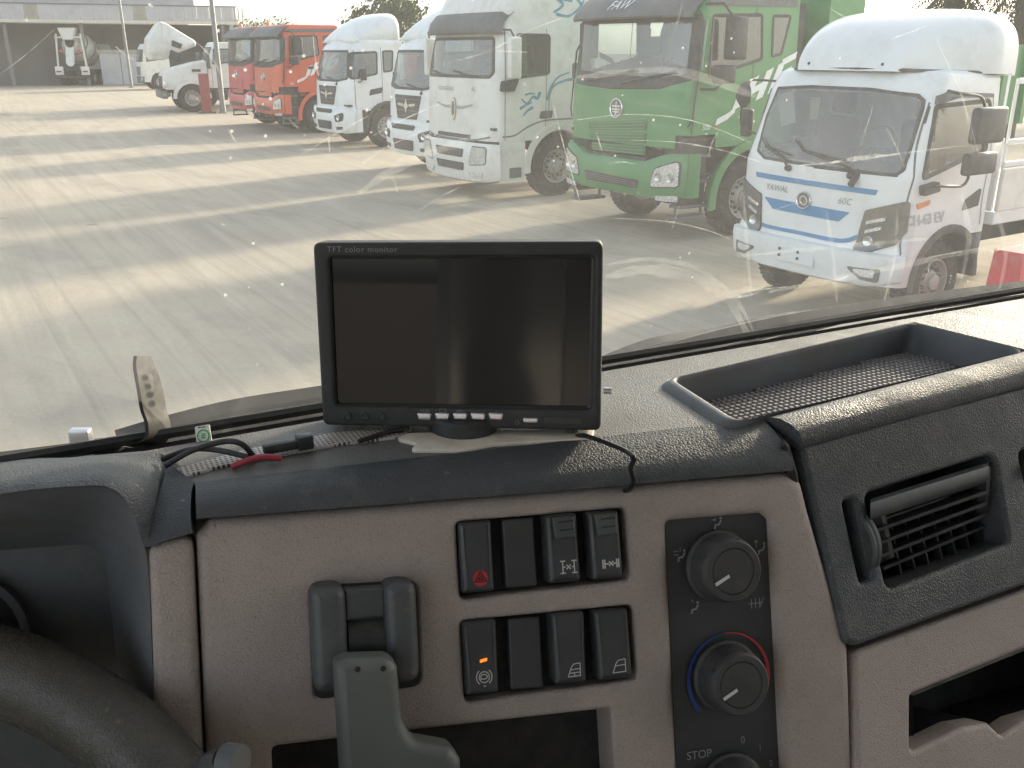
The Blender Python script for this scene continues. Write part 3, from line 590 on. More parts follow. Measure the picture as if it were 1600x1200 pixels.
while px0+i*s < px1:
    j = 0
    while py0+j*s*1.0 < py1:
        x = px0+i*s; y = py0+j*s
        if inpoly(x+s/2, y+s/2, rp_):
            a, b_ = x+.0006, x+s-.0006; c_, d_ = y+.0006, y+s-.0006; q = .0007
            mb.add([FT.w(a, c_, -.021), FT.w(b_, c_, -.021), FT.w(b_, d_, -.021), FT.w(a, d_, -.021), FT.w(a+q, c_+q, -.0193), FT.w(b_-q, c_+q, -.0193), FT.w(b_-q, d_-q, -.0193), FT.w(a+q, d_-q, -.0193)], [(4, 5, 6, 7), (0, 1, 5, 4), (1, 2, 6, 5), (2, 3, 7, 6), (3, 0, 4, 7)], False)
        j += 1
    i += 1
o = mb.build('ribbed_mat', paint('grey rubber mat', (.19, .18, .185), .42, var=.15, scale=20, dirt=(.2, .18, .17)), tray); o['kind'] = 'stuff'

# ------------------------------------------------------------------ steering wheel
SWC = atd(-700, 1905, .33); e1 = (CR*.97+CF*.2).normalized(); e2 = (CU*.62+CF*.78); e2 = (e2-e1*e2.dot(e1)).normalized(); e3 = e1.cross(e2)
RW = .238; rows = []
for k in range(97):
    a = 2*pi*k/96; d = e1*cos(a)+e2*sin(a); rows.append([SWC+d*(RW+.023*cos(2*pi*q/20))+e3*.025*sin(2*pi*q/20) for q in range(21)])
mb = MB(); mb.grid(rows); M['rim'] = leather('olive grey wheel leather', (.056, .053, .046), 520, .27, .2, .0004, .5, (.16, .145, .12), .3); sw = mb.build('steering_wheel', M['rim'], dash)
mb = MB(); mb.lathe([(.0, .02), (.055, .018), (.075, .0), (.075, -.03)], SWC-e3*.03, e3, 32); mb.build('hub', M['smooth'], sw)
for a in (200, 340, 90):
    a = R(a); d = e1*cos(a)+e2*sin(a); mb = MB(); mb.tube([SWC-e3*.03+d*.05, SWC-e3*.015+d*.14, SWC+d*.236], [.022, .016, .014], 10); mb.build('spoke', M['smooth'], sw)
mb = MB(); mb.tube([atd(240, 1290, .47), atd(330, 1200, .455), atd(352, 1190, .45)], [.006, .008, .0075], 10); st = mb.build('steering_stalk', M['black'], dash); mb = MB(); mb.tube([atd(352, 1190, .45), atd(376, 1192, .447)], [.009, .0085], 12); mb.build('stalk_tip', M['housing'], st)
# ================================================================== THINGS ON THE DASH
C4 = [atd(488, 379, .586), atd(943, 377, .574), atd(938, 674, .600), atd(503, 664, .614)]
mo = sum(C4, V((0, 0, 0)))/4; max_ = (C4[1]-C4[0]+C4[2]-C4[3]); may = (C4[0]-C4[3]+C4[1]-C4[2])
FM = Frame(mo, max_, may)
mon = wthing('dash_monitor', 'black flat screen monitor on a round foot standing on the dashboard', 'monitor', onz(750, 690, ZT))
OUT = [(488, 379), (943, 377), (939, 674), (504, 665)]; SC = [(514, 403), (929, 402), (924, 640), (524, 634)]
plate('case', FM, OUT, M['case'], mon, holes=[SC], e=.0025, depth=.02, fil=.005, hfil=.003, hdepth=.006)
plate('screen_bezel', FM, [(508, 398), (934, 397), (929, 645), (519, 639)], M['black'], mon, holes=[[(516, 405), (924, 404), (919, 636), (526, 631)]], c=-.003, e=.001, depth=.004, fil=.003, hfil=.002)
m, t, b = newmat('dark screen glass'); b.inputs['Base Color'].default_value = (.006, .007, .009, 1); b.inputs['Roughness'].default_value = .07; b.inputs['Specular IOR Level'].default_value = .35
t.links.new(ramp(t, noise(t, coords(t), 40, 6, .7), .4, (.02,)*3, .85, (.09,)*3), b.inputs['Roughness']); M['screen'] = m
mb = MB(); q = [FM.sub(-.005).px(x, y) for x, y in ((505, 395), (937, 394), (932, 648), (515, 642))]; mb.poly([FM.w(*p, -.005) for p in q]); mb.build('screen', M['screen'], mon)
c0 = FM.px(566, 390); lettering('lettering', 'TFT color monitor', .0052, lambda a, b_, h: FM.w(c0[0]+a, c0[1]+b_, .0003), M['greyprint'], mon, space=1.12)
F3 = FM.sub(-.018)
plate('rear_shell', F3, [(500, 392), (932, 390), (928, 660), (514, 652)], M['case'], mon, c=0, e=.003, depth=.014, fil=.008)
for x in (663, 691, 719, 747, 775):
    plate('menu_button', FM, [(x-13, 645), (x+12, 646), (x+10, 657), (x-10, 656)], M['silver'], mon, c=.0012, e=.001, depth=.003, fil=.0015)
plate('power_button', FM, [(817, 653), (841, 653.5), (841, 661), (817, 660.5)], M['silver'], mon, c=.001, e=.0008, depth=.003, fil=.0014)
for s, x, y in (('MODE', 664, 641.5), ('MENU', 720, 642), ('-', 748, 643), ('+', 776, 643)):
    c1 = FM.px(x, y); lettering('button_lettering', s, .0022, lambda a, b_, h, c1=c1: FM.w(c1[0]+a, c1[1]+b_, .0003), M['greyprint'], mon)
mb = MB(); strokes(mb, lambda a, b_, h=0: FM.w(a, b_, .0003+h), [FM.pxs([(687, 639), (697, 639), (697, 644), (687, 644), (687, 639)])], .0003); mb.build('button_symbol', M['greyprint'], mon)
mb = MB(); strokes(mb, lambda a, b_, h=0: FM.w(a, b_, .0003+h), [[FM.px(808+3*cos(i*.6), 660+3*sin(i*.6)) for i in range(12)]], .0003); mb.build('button_symbol', M['greyprint'], mon)
for x in (543, 570, 596):
    c1 = FM.px(x, 651); mb = MB(); mb.lathe([(.0030, 0), (.0030, .0005), (.0024, .0008), (.002, .0003), (0, .0003)], FM.w(*c1, 0), FM.an, 20); mb.build('sensor_ring', M['black'], mon)
plate('ir_window', FM, [(850, 651), (910, 653), (910, 664), (850, 662)], M['black'], mon, c=.0004, e=.0003, depth=.001, fil=.0005)
mb = MB(); fo = onz(752, 692, ZT); mb.lathe([(.024, .0), (.024, .009), (.0225, .0105), (.0, .011)], fo+UP*.002+CY*.026, UP, 36); mb.build('foot', M['black'], mon)
mb = MB(); mb.rbox(-.012, .012, -.006, .006, 0, .05, .003, 2, Matrix.Translation(fo+UP*.010+CY*.050)); mb.build('foot_neck', M['black'], mon)
FB = Frame(onz(760, 690, ZT), CX, CY)
bp = [(617, 684), (640, 676), (930, 668), (925, 684), (770, 693), (720, 703), (640, 702), (652, 692)]
mb = plate_mb(MB(), FB.sub(.0026).w, round_poly(FB.sub(.0026).pxs(bp), .004), [], .0008, .0024); mb.build('adhesive_plate', M['cream'], mon)
mb = MB(); e_ = FM.w(*FM.px(944, 617), -.012); mb.tube([e_, e_+FM.ax*.005], .0022, 10); mb.build('side_socket', M['silver'], mon)
cabl = wthing('monitor_cable', 'thin black cable running from the monitor down over the padded dash edge', 'cable', onz(900, 690, ZT))
def apx(x, y, d): return atd(x, y, d)
mb = MB(); pth = [FM.w(*FM.px(893, 668), -.012), FM.w(*FM.px(893, 684, -.008), -.008), onz(915, 681, ZT+.006), FA.w(*FA.px(943, 702), .042), FA.w(*FA.px(962, 728), .024), FA.w(*FA.px(974, 748), .0155), FA.w(*FA.px(977, 764), .006), FA.w(*FA.px(978, 769), -.01)]
mb.tube(smooth_path(pth, 8), .00155, 8); mb.build('cable_run', M['wire'], cabl)
mb = MB(); mb.tube([FM.w(*FM.px(893, 664), -.011), FM.w(*FM.px(893, 682), -.011)], .0042, 10); mb.build('cable_plug', M['black'], cabl)
mb = MB(); mb.tube(smooth_path([onz(560, 690, ZT+.003), onz(590, 680, ZT+.004), onz(612, 674, ZT+.004), onz(630, 672, ZT+.004)], 6), .0016, 8)
mb.build('cable_loop', M['wire'], cabl)

# angled metal bracket with its black bar
brk = wthing('metal_bracket', 'scuffed metal bracket bent upright at the end of a black bar by the windscreen', 'bracket', onz(230, 700, ZT))
bd = .60
fb = Frame(atd(230, 690, bd), (CR*.55+CF*.83), CU)     # the upright flat strip is seen nearly edge on
prof = [(212, 556), (217, 553), (226, 562), (236, 580), (248, 660), (252, 690), (247, 702), (232, 704), (190, 703)]
mb = MB(); spine = [(214, 556), (213, 575), (219, 610), (224, 640), (231, 660), (232, 678), (226, 688), (214, 692), (188, 694)]
L0 = smooth_path([atd(x, y, bd) for x, y in spine], 4); wdt = smooth_path([V((3, 0, 0)), V((13, 0, 0)), V((18, 0, 0)), V((18, 0, 0)), V((17, 0, 0)), V((17, 0, 0)), V((18, 4, 0)), V((16, 9, 0)), V((12, 10, 0))], 4)
L1 = [p + (CR*(w.x/FPX)*bd - CU*(w.y/FPX)*bd) + CF*.020 for p, w in zip(L0, wdt)]
tk = CR*.0022
mb.grid([[p for p in L0], [p for p in L1]]); mb.grid([[p-tk for p in L0], [p-tk for p in L1]]); mb.grid([L0, [p-tk for p in L0]]); mb.grid([L1, [p-tk for p in L1]]); mb.add([L0[0], L1[0], L1[0]-tk, L0[0]-tk], [(0, 1, 2, 3)])
bo = mb.build('bracket_strip', M['bracket'], brk, 40)
mb = MB()
for y in (582, 598, 612, 627):
    p = atd(228+(y-582)*.1, y, bd)+CF*.010; mb.lathe([(.0026, 0), (0, 0)], p+CR*.0012, CR-CF*.1, 14)
mb.build('bracket_holes', M['rubber'], bo)
mb = MB(); mb.prism([atd(-260, 742, .58), atd(0, 706, .59), atd(182, 683, .6), atd(184, 697, .6), atd(0, 722, .59), atd(-260, 760, .58)], CF*.03+UP*-.004); mb.build('black_bar', M['rubber'], brk)
mb = MB(); mb.rbox(-.007, .007, -.004, .004, -.006, .006, .0015, 2, Matrix.Translation(atd(127, 683, .62))); mb.build('clip', M['silver'], brk)
# label on a loop of thin cable, connector and red lead
lw = wthing('cable_bundle', 'loop of thin black cables with a connector lying by the windscreen', 'cable', onz(340, 720, 2.14))
mb = MB(); mb.tube(smooth_path([onz(258, 728, ZT+.004), onz(300, 704, ZT+.012), onz(350, 690, ZT+.016), onz(378, 694, ZT+.014), onz(396, 714, ZT+.004)], 8), .0019, 8); mb.tube(smooth_path([onz(252, 718, ZT+.004), onz(300, 702, ZT+.008), onz(345, 704, ZT+.008), onz(398, 717, ZT+.003)], 8), .0019, 8); mb.build('black_cable', M['wire'], lw)
mb = MB(); q0 = onz(412, 712, ZT+.003); q1 = onz(478, 700, ZT+.003)
dx = (q1-q0).normalized(); Mx = Matrix.Translation(q0+UP*.004) @ Matrix.Rotation(atan2(dx.y, dx.x), 4, 'Z'); mb.rbox(0, .025, -.003, .003, -.003, .003, .001, 2, Mx); mb.rbox(.021, .031, -.0042, .0042, -.004, .005, .001, 2, Mx); mb.build('connector', M['black'], lw)
mb = MB(); mb.tube(smooth_path([onz(362, 730, ZT+.002), onz(385, 720, ZT+.005), onz(412, 714, ZT+.006), onz(440, 716, ZT+.004)], 6), .0021, 8); mb.build('red_lead', M['redwire'], lw)
lb = wthing('cable_label', 'small white tag with a green ring mark clipped on the cable loop', 'tag', atd(318, 702, .62))
fl = Frame(atd(318, 680, .605), CR, CU)
plate('tag_paper', fl, [(304, 667), (327, 663), (331, 690), (326, 696), (322, 703), (316, 703), (314, 698), (308, 698)], M['label'], lb, e=.0002, depth=.0006, fil=.001)
c1 = fl.px(318, 681); mb = MB(); strokes(mb, lambda a, b_, h=0: fl.w(c1[0]+a, c1[1]+b_, .0004+h), [circ(0, 0, .0038, 24), [(-.0012, .0012), (.0012, .0012)], [(-.0012, 0), (.0012, 0)], [(-.0012, -.0012), (.0012, -.0012)]], .0008); mb.build('tag_mark', M['green_print'], lb)
c2 = fl.px(316, 668); mb = MB(); strokes(mb, lambda a, b_, h=0: fl.w(c2[0]+a, c2[1]+b_, .0004+h), [[(-.0025, 0), (-.001, .0003)], [(0, .0002), (.002, .0006)]], .0007); mb.build('tag_print', M['case'], lb)

# wipers parked outside the glass
def wiper(label, arm, blade, extra, c=-.03):
    w = wthing('windscreen_wiper', label, 'wiper', FW.w(*FW.px(*arm[0], c), c), 'parked wipers outside the windscreen'); P2 = lambda q, cc: [FW.w(*FW.px(x, y, cc), cc) for x, y in q]
    mb = MB(); mb.tube(smooth_path(P2(arm, c-.012), 5), [.016-.006*i/max(1, (len(arm)-1)*5) for i in range((len(arm)-1)*5+1)], 8); mb.build('wiper_arm', M['rubber'], w)
    mb = MB(); bl = smooth_path(P2(blade, c), 5); mb.tube(bl, .0095, 6); mb.grid([[p for p in bl], [p+FW.an*.018+FW.ay*.002 for p in bl]]); mb.build('wiper_blade', M['rubber'], w)
    for e in extra: mb = MB(); mb.tube(smooth_path(P2(e, c-.004), 5), .0024, 6); mb.build('washer_hose', M['rubber'], w)
    return w
wiper('left hand wiper behind the cable loop and the monitor', [(150, 720), (300, 690), (430, 655), (560, 632)], [(185, 690), (260, 668), (370, 641), (500, 620), (640, 598)], [[(300, 690), (370, 662), (440, 640), (520, 628)], [(330, 692), (400, 672), (480, 650)]])
wiper('right hand wiper lying above the storage tray', [(905, 600), (1015, 553), (1120, 532), (1190, 513), (1260, 500)], [(1010, 560), (1120, 530), (1230, 505), (1420, 474), (1640, 445)], [[(1120, 556), (1250, 520), (1330, 500), (1440, 482)], [(1240, 516), (1330, 497), (1420, 486), (1600, 460)]])
# ================================================================== THE YARD
# ground: dusty concrete and packed dirt, one sheet out to the horizon
m, t, b = newmat('dusty yard surface'); co = coords(t)
n_big = noise(t, co, .12, 5, .6); n_mid = noise(t, co, .9, 7, .65); n_fine = noise(t, co, 14, 8, .7)
c = mix(t, ramp(t, n_big, .3, (0, 0, 0), .7, (1, 1, 1)), (.385, .335, .265), (.475, .42, .335))
c = mix(t, ramp(t, n_mid, .35, (0, 0, 0), .75, (.6, .6, .6)), c, (.32, .28, .225))
for ang, sx, sy, lo, hi, amt, colr in ((61, .05, 1.6, .5, .68, .32, (.22, .2, .175)), (63, .05, 4.2, .5, .66, .38, (.5, .445, .36)), (58, .06, 9, .5, .7, .36, (.2, .18, .155)), (35, .05, 2.5, .55, .72, .22, (.22, .2, .17))):
    tc = coords(t, (1, 1, 1), (0, 0, R(ang))); s_ = N(t, 'Mapping'); s_.inputs['Scale'].default_value = (sx, sy, 1); t.links.new(tc, s_.inputs[0])   # tyre drags along the lane
    nn = noise(t, s_.outputs[0], 1.0, 5, .6, .25); c = mix(t, ramp(t, nn, lo, (0, 0, 0), hi, (amt,)*3), c, colr)
c = mix(t, ramp(t, n_fine, .3, (.12,)*3, .75, (0,)*3), c, (.16, .145, .125))
vo = N(t, 'TexVoronoi', feature='F1', Scale=.55); t.links.new(co, vo.inputs['Vector']); c = mix(t, ramp(t, vo.outputs['Distance'], .02, (.55,)*3, .07, (0,)*3), c, (.12, .11, .1))
for (cx0, cy0), r0, wd in (((-38, 2), 27.5, .55), ((-38, 2), 29.6, .55), ((14, 40), 29, .5), ((14, 40), 31, .5), ((-30, -18), 36, .5), ((-30, -18), 38.1, .5)):   # tyre tracks of turning lorries
    dm_ = N(t, 'VectorMath', operation='DISTANCE'); t.links.new(co, dm_.inputs[0]); dm_.inputs[1].default_value = (cx0, cy0, 0)
    sb_ = N(t, 'Math', operation='SUBTRACT'); t.links.new(dm_.outputs['Value'], sb_.inputs[0]); sb_.inputs[1].default_value = r0; ab = N(t, 'Math', operation='ABSOLUTE'); t.links.new(sb_.outputs[0], ab.inputs[0])
    tr_f = ramp(t, ab.outputs[0], wd*.35, (.4,)*3, wd*.55, (0,)*3); tr_f = mix(t, 1.0, tr_f, ramp(t, n_mid, .35, (.1,)*3, .65, (1,)*3), 'MULTIPLY'); c = mix(t, tr_f, c, (.22, .2, .175))
t.links.new(c, b.inputs['Base Color']); b.inputs['Roughness'].default_value = .9; b.inputs['Specular IOR Level'].default_value = .2
bump(t, b, mix(t, .5, n_mid, n_fine), .5, .04); M['ground'] = m
mb = MB(); S = 900; mb.grid([[(x, y, 0) for x in (-S, -60, -20, 0, 20, 60, S)] for y in (-S, -20, 0, 20, 60, 120, S)]); g = mb.build('ground', M['ground']); g['kind'] = 'structure'

M['tyre'] = paint('tyre rubber', (.022, .021, .02), .75, var=.2, scale=6, dirt=(.13, .12, .1))
M['wheel'] = paint('dusty steel wheel', (.42, .40, .37), .5, metal=.2, var=.15, scale=8, dirt=(.28, .25, .21))
M['wheeldark'] = paint('dark steel wheel', (.1, .1, .1), .55, metal=.2, var=.15, scale=8, dirt=(.2, .18, .15))
M['wpaint'] = paint('white lorry paint', (.74, .755, .75), .3, var=.04, scale=1.2, coat=.4, dirt=(.6, .585, .54))
M['cream_paint'] = paint('off white lorry paint', (.72, .71, .66), .35, var=.05, scale=1.2, coat=.2, dirt=(.52, .48, .42))
M['gpaint'] = paint('green lorry paint', (.055, .23, .07), .35, var=.06, scale=1.2, coat=.3, dirt=(.13, .25, .11))
M['gdark'] = paint('green grille mesh', (.04, .13, .048), .5, var=.15, scale=14, dirt=(.06, .15, .06))
M['opaint'] = paint('orange red lorry paint', (.62, .085, .03), .35, var=.06, scale=1.2, coat=.3, dirt=(.5, .14, .07))
M['rpaint'] = paint('dark red lorry paint', (.5, .035, .045), .35, var=.06, scale=1.2, coat=.3, dirt=(.4, .08, .07))
M['blackp'] = paint('black lorry plastic', (.03, .031, .033), .45, var=.2, scale=4, dirt=(.12, .11, .095))
M['greyp'] = paint('grey lorry plastic', (.11, .115, .118), .45, var=.15, scale=4, dirt=(.2, .19, .17))
M['chassis'] = paint('dusty chassis steel', (.04, .038, .036), .65, var=.25, scale=4, dirt=(.16, .145, .12))
M['chrome'] = paint('chrome', (.7, .7, .7), .18, metal=1, var=.05)
M['bluestripe'] = paint('blue stripe', (.05, .22, .42), .4, var=.05)
M['teal'] = paint('teal flame print', (.08, .27, .36), .45, var=.2, scale=9)
M['amber'] = paint('amber lens', (.65, .2, .05), .25, var=.1)
M['redlens'] = paint('red lens', (.45, .04, .03), .25, var=.1)
M['lamp'] = paint('headlamp reflector', (.8, .8, .8), .25, metal=.6, var=.15, scale=14)
M['lampglass'] = autoglass('headlamp lens', (.93, .95, .95), .04)
M['glass'] = autoglass('lorry window glass', (.5, .56, .56), .09)
M['ltext'] = paint('pale grey lettering', (.42, .43, .45), .45, var=.05); M['wtext'] = paint('white lettering', (.78, .79, .78), .45, var=.05, dirt=(.6, .6, .55))
M['gtext'] = paint('grey lettering', (.3, .31, .32), .4, metal=.3, var=.05)
M['seat'] = paint('dark seat cloth', (.05, .05, .055), .85, var=.2, scale=6)
M['paper'] = paint('paper notice', (.62, .58, .48), .7, var=.1)
M['yellow_note'] = paint('yellow notice', (.55, .45, .22), .7, var=.08)

def interp(tab, z):
    if z <= tab[0][0]: return tab[0][1]
    for (a, p), (b_, q) in zip(tab, tab[1:]):
        if z <= b_: return p+(q-p)*(z-a)/(b_-a)
    return tab[-1][1]
class Cab:
    """cabover cab body: a front profile swept round the corners; panels and glass follow its surface"""
    def __init__(s, o, rz, W, prof, rc, p, xr, z0, z1, tum=((0, 1), (4, 1))):
        s.o = V(o); s.rz = rz; s.W = W; s.prof = prof; s.rc = rc; s.p = p; s.xr = xr; s.z0 = z0; s.z1 = z1; s.tum = tum
        s.M = Matrix.Translation(s.o) @ Matrix.Rotation(rz, 4, 'Z'); s.Mi = s.M.inverted()
    def X(s, z): return interp(s.prof, z)
    def w(s, z): return s.W*interp(s.tum, z)
    def F(s, y, z):
        k = min(1, abs(y)/s.w(z)); return V((s.X(z)-s.rc*(1-(1-k**s.p)**(1/s.p)), y, z))
    def Sy(s, x, z):
        e = x-(s.X(z)-s.rc); w = s.w(z)
        if e <= 0: return w
        k = min(1, e/s.rc); return w*(1-k**s.p)**(1/s.p)
    def front(s, d0=0):
        def mp(y, z, d=0):
            h = .004; yy = max(-s.w(z)*.985, min(s.w(z)*.985, y)); a = s.F(yy+h, z)-s.F(yy-h, z); b_ = s.F(yy, z+h)-s.F(yy, z-h); n = a.cross(b_).normalized()
            return s.F(y, z)+n*(d0+d)*(1 if n.x > 0 else -1)
        return mp
    def side(s, sg=1, d0=0):
        def mp(x, z, d=0): return V((x, sg*(s.Sy(x, z)+d0+d), z))
        return mp
    def lray(s, px):
        d = s.Mi.to_3x3() @ ray(*px); c = s.Mi @ CAM; return c, d
    def pf(s, pts):                 # photo pixels -> (y, z) on the front surface
        out = []
        for p in pts:
            c, d = s.lray(p); x = 0
            for k in range(40):
                tt = (x-c.x)/d.x; q = c+d*tt; y = max(-.99*s.w(q.z), min(.99*s.w(q.z), q.y)); x = .6*x+.4*s.F(y, q.z).x
            out.append((y, q.z))
        return out
    def ps(s, pts):                 # photo pixels -> (x, z) on the left side surface
        out = []
        for p in pts:
            c, d = s.lray(p); y = s.W
            for k in range(40):
                tt = (y-c.y)/d.y; q = c+d*tt; y = .6*y+.4*max(.5*s.W, s.Sy(min(q.x, s.X(q.z)-.1*s.rc), q.z))
            out.append((q.x, q.z))
        return out
    def shell(s, parent, m, fh=(), sh=(), cut=None, roof=((0, 0), (.05, .012), (.085, .04), (.10, .09))):
        """outer skin with window openings fh (front) and sh (sides); cut(x,z) removes wheel arches"""
        levels = []; z = s.z0; n = max(2, int((s.z1-s.z0)/.055))
        for i in range(n+1): levels.append((s.z0+(s.z1-s.z0)*i/n, 0))
        for dz, ins in roof[1:]: levels.append((s.z1+dz, ins))
        nf = 30; ns = max(4, int((-s.xr)/.06)); rows = []
        for z, ins in levels:
            zz = min(z, s.z1); w = s.w(zz)-ins; X = s.X(zz)-ins*1.4; rc = s.rc; row = []
            sx = [s.xr+ins+(X-rc-s.xr-ins)*i/ns for i in range(ns)]
            row += [V((x, -w, z)) for x in sx]
            for i in range(nf+1):
                a = -pi/2+pi*i/nf; row.append(V((X-rc+rc*abs(cos(a))**(2/s.p), w*(1 if a > 0 else -1)*abs(sin(a))**(2/s.p), z)))
            row += [V((x, w, z)) for x in reversed(sx)]; rows.append(row)
        mb = MB(); m_ = len(rows[0]); vs = [p for r in rows for p in r]; fs = []
        for i in range(len(rows)-1):
            for j in range(m_-1):
                q = (i*m_+j, i*m_+j+1, (i+1)*m_+j+1, (i+1)*m_+j); cc = sum((vs[k] for k in q), V((0, 0, 0)))/4
                if i < n:
                    isf = ns+2 <= j < ns+nf-2
                    if isf and any(inpoly(cc.y, cc.z, h) for h in fh): continue
                    if not isf or j < ns+6 or j > ns+nf-7:
                        if any(inpoly(cc.x, cc.z, h) for h in sh) and abs(cc.y) > .8*s.w(cc.z): continue
                    if cut and abs(cc.y) > .75*s.w(cc.z) and cut(cc.x, cc.z): continue
                fs.append(q)
        fs.append(tuple((len(rows)-1)*m_+j for j in range(m_)))
        for i in range(len(rows)-1): fs.append((i*m_, (i+1)*m_, (i+1)*m_+m_-1, i*m_+m_-1))
        mb.add(vs, fs); return mb.build('cab_shell', m, parent, 40)
def panel_mb(mb, mp, poly, fil, d, t_=.02, step=.08, rings=(1, .8, .55, .28)):
    lp = ccw(round_poly(poly, fil)); lp = resample(lp, step); n = len(lp); cx_ = sum(p[0] for p in lp)/n; cz_ = sum(p[1] for p in lp)/n
    rr = [[mp(x, z, d-t_) for x, z in lp]] + [[mp(cx_+(x-cx_)*k, cz_+(z-cz_)*k, d) for x, z in lp] for k in rings]
    mb.grid([r+[r[0]] for r in rr]); last = [V(p) for p in rr[-1]]; b0 = len(mb.v); c3 = mp(cx_, cz_, d); mb.add(last+[c3], [(i, (i+1) % n, n) for i in range(n)]); return mb
def panel(name, mp, poly, m, parent, fil=.03, d=.01, t_=.02, step=.08): return panel_mb(MB(), mp, poly, fil, d, t_, step).build(name, m, parent, 40)
def gasket(name, mp, poly, m, parent, fil=.05, wd=.05, d=.012, t_=.02):
    lp = resample(ccw(round_poly(poly, fil)), .08); ou = inset(lp, -wd*.15); mid = inset(lp, wd*.4); inn = inset(lp, wd)
    rr = [[mp(x, z, d-t_) for x, z in ou], [mp(x, z, d) for x, z in lp], [mp(x, z, d) for x, z in mid], [mp(x, z, d-.01) for x, z in inn]]
    mb = MB(); mb.grid([r+[r[0]] for r in rr]); return mb.build(name, m, parent, 50)
def window(name, c, mp, poly, parent, fil=.06, wd=.045, gm=None):
    g_ = gasket(name+'_frame', mp, poly, gm or M['blackp'], parent, fil, wd); lp = inset(ccw(round_poly(poly, fil)), wd*.7)
    o = panel_mb(MB(), mp, lp, 0, .004, .0).build(name, M['glass'], parent, 40); return o
def ribbon(name, mp, line, wd, m, parent, d=.006):
    q = smooth_path([V((*p, 0)) for p in line], 6); A = []; B = []
    n = len(q)
    for i, p in enumerate(q):
        e = (q[min(i+1, n-1)]-q[max(i-1, 0)]).normalized(); nn = V((-e.y, e.x, 0)); w = wd if not isinstance(wd, tuple) else wd[0]+(wd[1]-wd[0])*i/(n-1)
        A.append(mp(*(p+nn*w/2).xy, d)); B.append(mp(*(p-nn*w/2).xy, d))
    mb = MB(); mb.grid([A, B]); return mb.build(name, m, parent)
WH = {}
def wheel(parent, x, y, R_=.51, w=.3, sg=1, rim='wheel', spin=0):
    k = (R_, w, rim)
    if k not in WH:
        a = MB(); r = R_; h = w/2
        a.lathe([(r*.56, -h*.8), (r*.60, -h*.98), (r*.80, -h), (r*.94, -h*.94), (r*.985, -h*.78), (r, -h*.7), (r, h*.7), (r*.985, h*.78), (r*.94, h*.94), (r*.80, h), (r*.60, h*.98), (r*.56, h*.8)], (0, 0, 0), (0, 1, 0), 44)
        for i in range(44):
            an = 2*pi*i/44; u = V((cos(an), 0, sin(an))); v = V((-sin(an), 0, cos(an)))
            for s0, s1 in ((-.7, -.22), (-.15, .15), (.22, .7)):
                q = [u*(r+.004)+v*(r*.055*k2)+V((0, h*e, 0)) for k2, e in ((-.8, s0), (.8, s0), (.8, s1), (-.8, s1))]; q2 = [p+u*.012 for p in q]; a.add(q+q2, [(4, 5, 6, 7), (0, 1, 5, 4), (1, 2, 6, 5), (2, 3, 7, 6), (3, 0, 4, 7)], False)
        b_ = MB(); b_.lathe([(r*.575, h*.84), (r*.56, h*.9), (r*.53, h*.86), (r*.50, h*.5), (r*.40, h*.34), (r*.30, h*.42), (r*.24, h*.7), (r*.20, h*.74), (r*.19, h*1.02), (r*.12, h*1.06), (0, h*1.06)], (0, 0, 0), (0, 1, 0), 40)
        b_.lathe([(r*.575, h*.84), (r*.575, -h*.84), (0, -h*.5)], (0, 0, 0), (0, 1, 0), 32)
        nuts = MB()
        for i in range(10):
            an = 2*pi*i/10; nuts.lathe([(.017, 0), (.017, .035), (.0, .04)], (cos(an)*r*.335, h*.38, sin(an)*r*.335), (0, 1, 0), 6)
        hol = MB()
        for i in range(10):
            an = 2*pi*(i+.5)/10; hol.lathe([(.032, 0), (0, 0)], (cos(an)*r*.452, h*.435, sin(an)*r*.452), (cos(an)*.35, 1, sin(an)*.35), 12)
        WH[k] = (b_.mesh('wheel', 40), a.mesh('tyre', 40), nuts.mesh('wheel_nuts'), hol.mesh('hand_holes'))
    ms = WH[k]; o = link('wheel', ms[0], M[rim], parent); o.location = (x, y, R_); o.rotation_euler = (0, spin, 0 if sg > 0 else pi)
    link('tyre', ms[1], M['tyre'], o); q = link('wheel_nuts', ms[2], M['chassis'], o); q['kind'] = 'stuff'; q = link('hand_holes', ms[3], M['blackp'], o); q['kind'] = 'stuff'
    return o
def arch(name, c, parent, x0, z0, r, m, w=.09, d=.03, a0=0, a1=180, sides=(1, -1), dep=.18):
    for sg in sides:
        mp = c.side(sg); A = []; n = 20
        for rr, dd in ((r+w, 0), (r+w, d), (r+w*.2, d+.008), (r, d), (r-.005, -dep)): A.append([mp(x0+rr*cos(R(a0+(a1-a0)*i/n)), z0+rr*sin(R(a0+(a1-a0)*i/n)), dd) for i in range(n+1)])
        mb = MB(); mb.grid(A); mb.build(name, m, parent, 50)
def mirror(parent, quad, y0, thick, m, name='mirror', arm=None):      # housing on the left, copied to the right
    for sg in (1, -1):
        xs = [p[0] for p in quad]; zs = [p[1] for p in quad]
        mb = MB(); mb.rbox(min(xs), max(xs), min(y0*sg, (y0+thick)*sg), max(y0*sg, (y0+thick)*sg), min(zs), max(zs), .035, 3); o = mb.build(name, m, parent, 50)
        if arm:
            mb = MB(); mb.tube([V((x, y*sg, z)) for x, y, z in arm], .016, 8); mb.build('mirror_arm', M['blackp'], o)
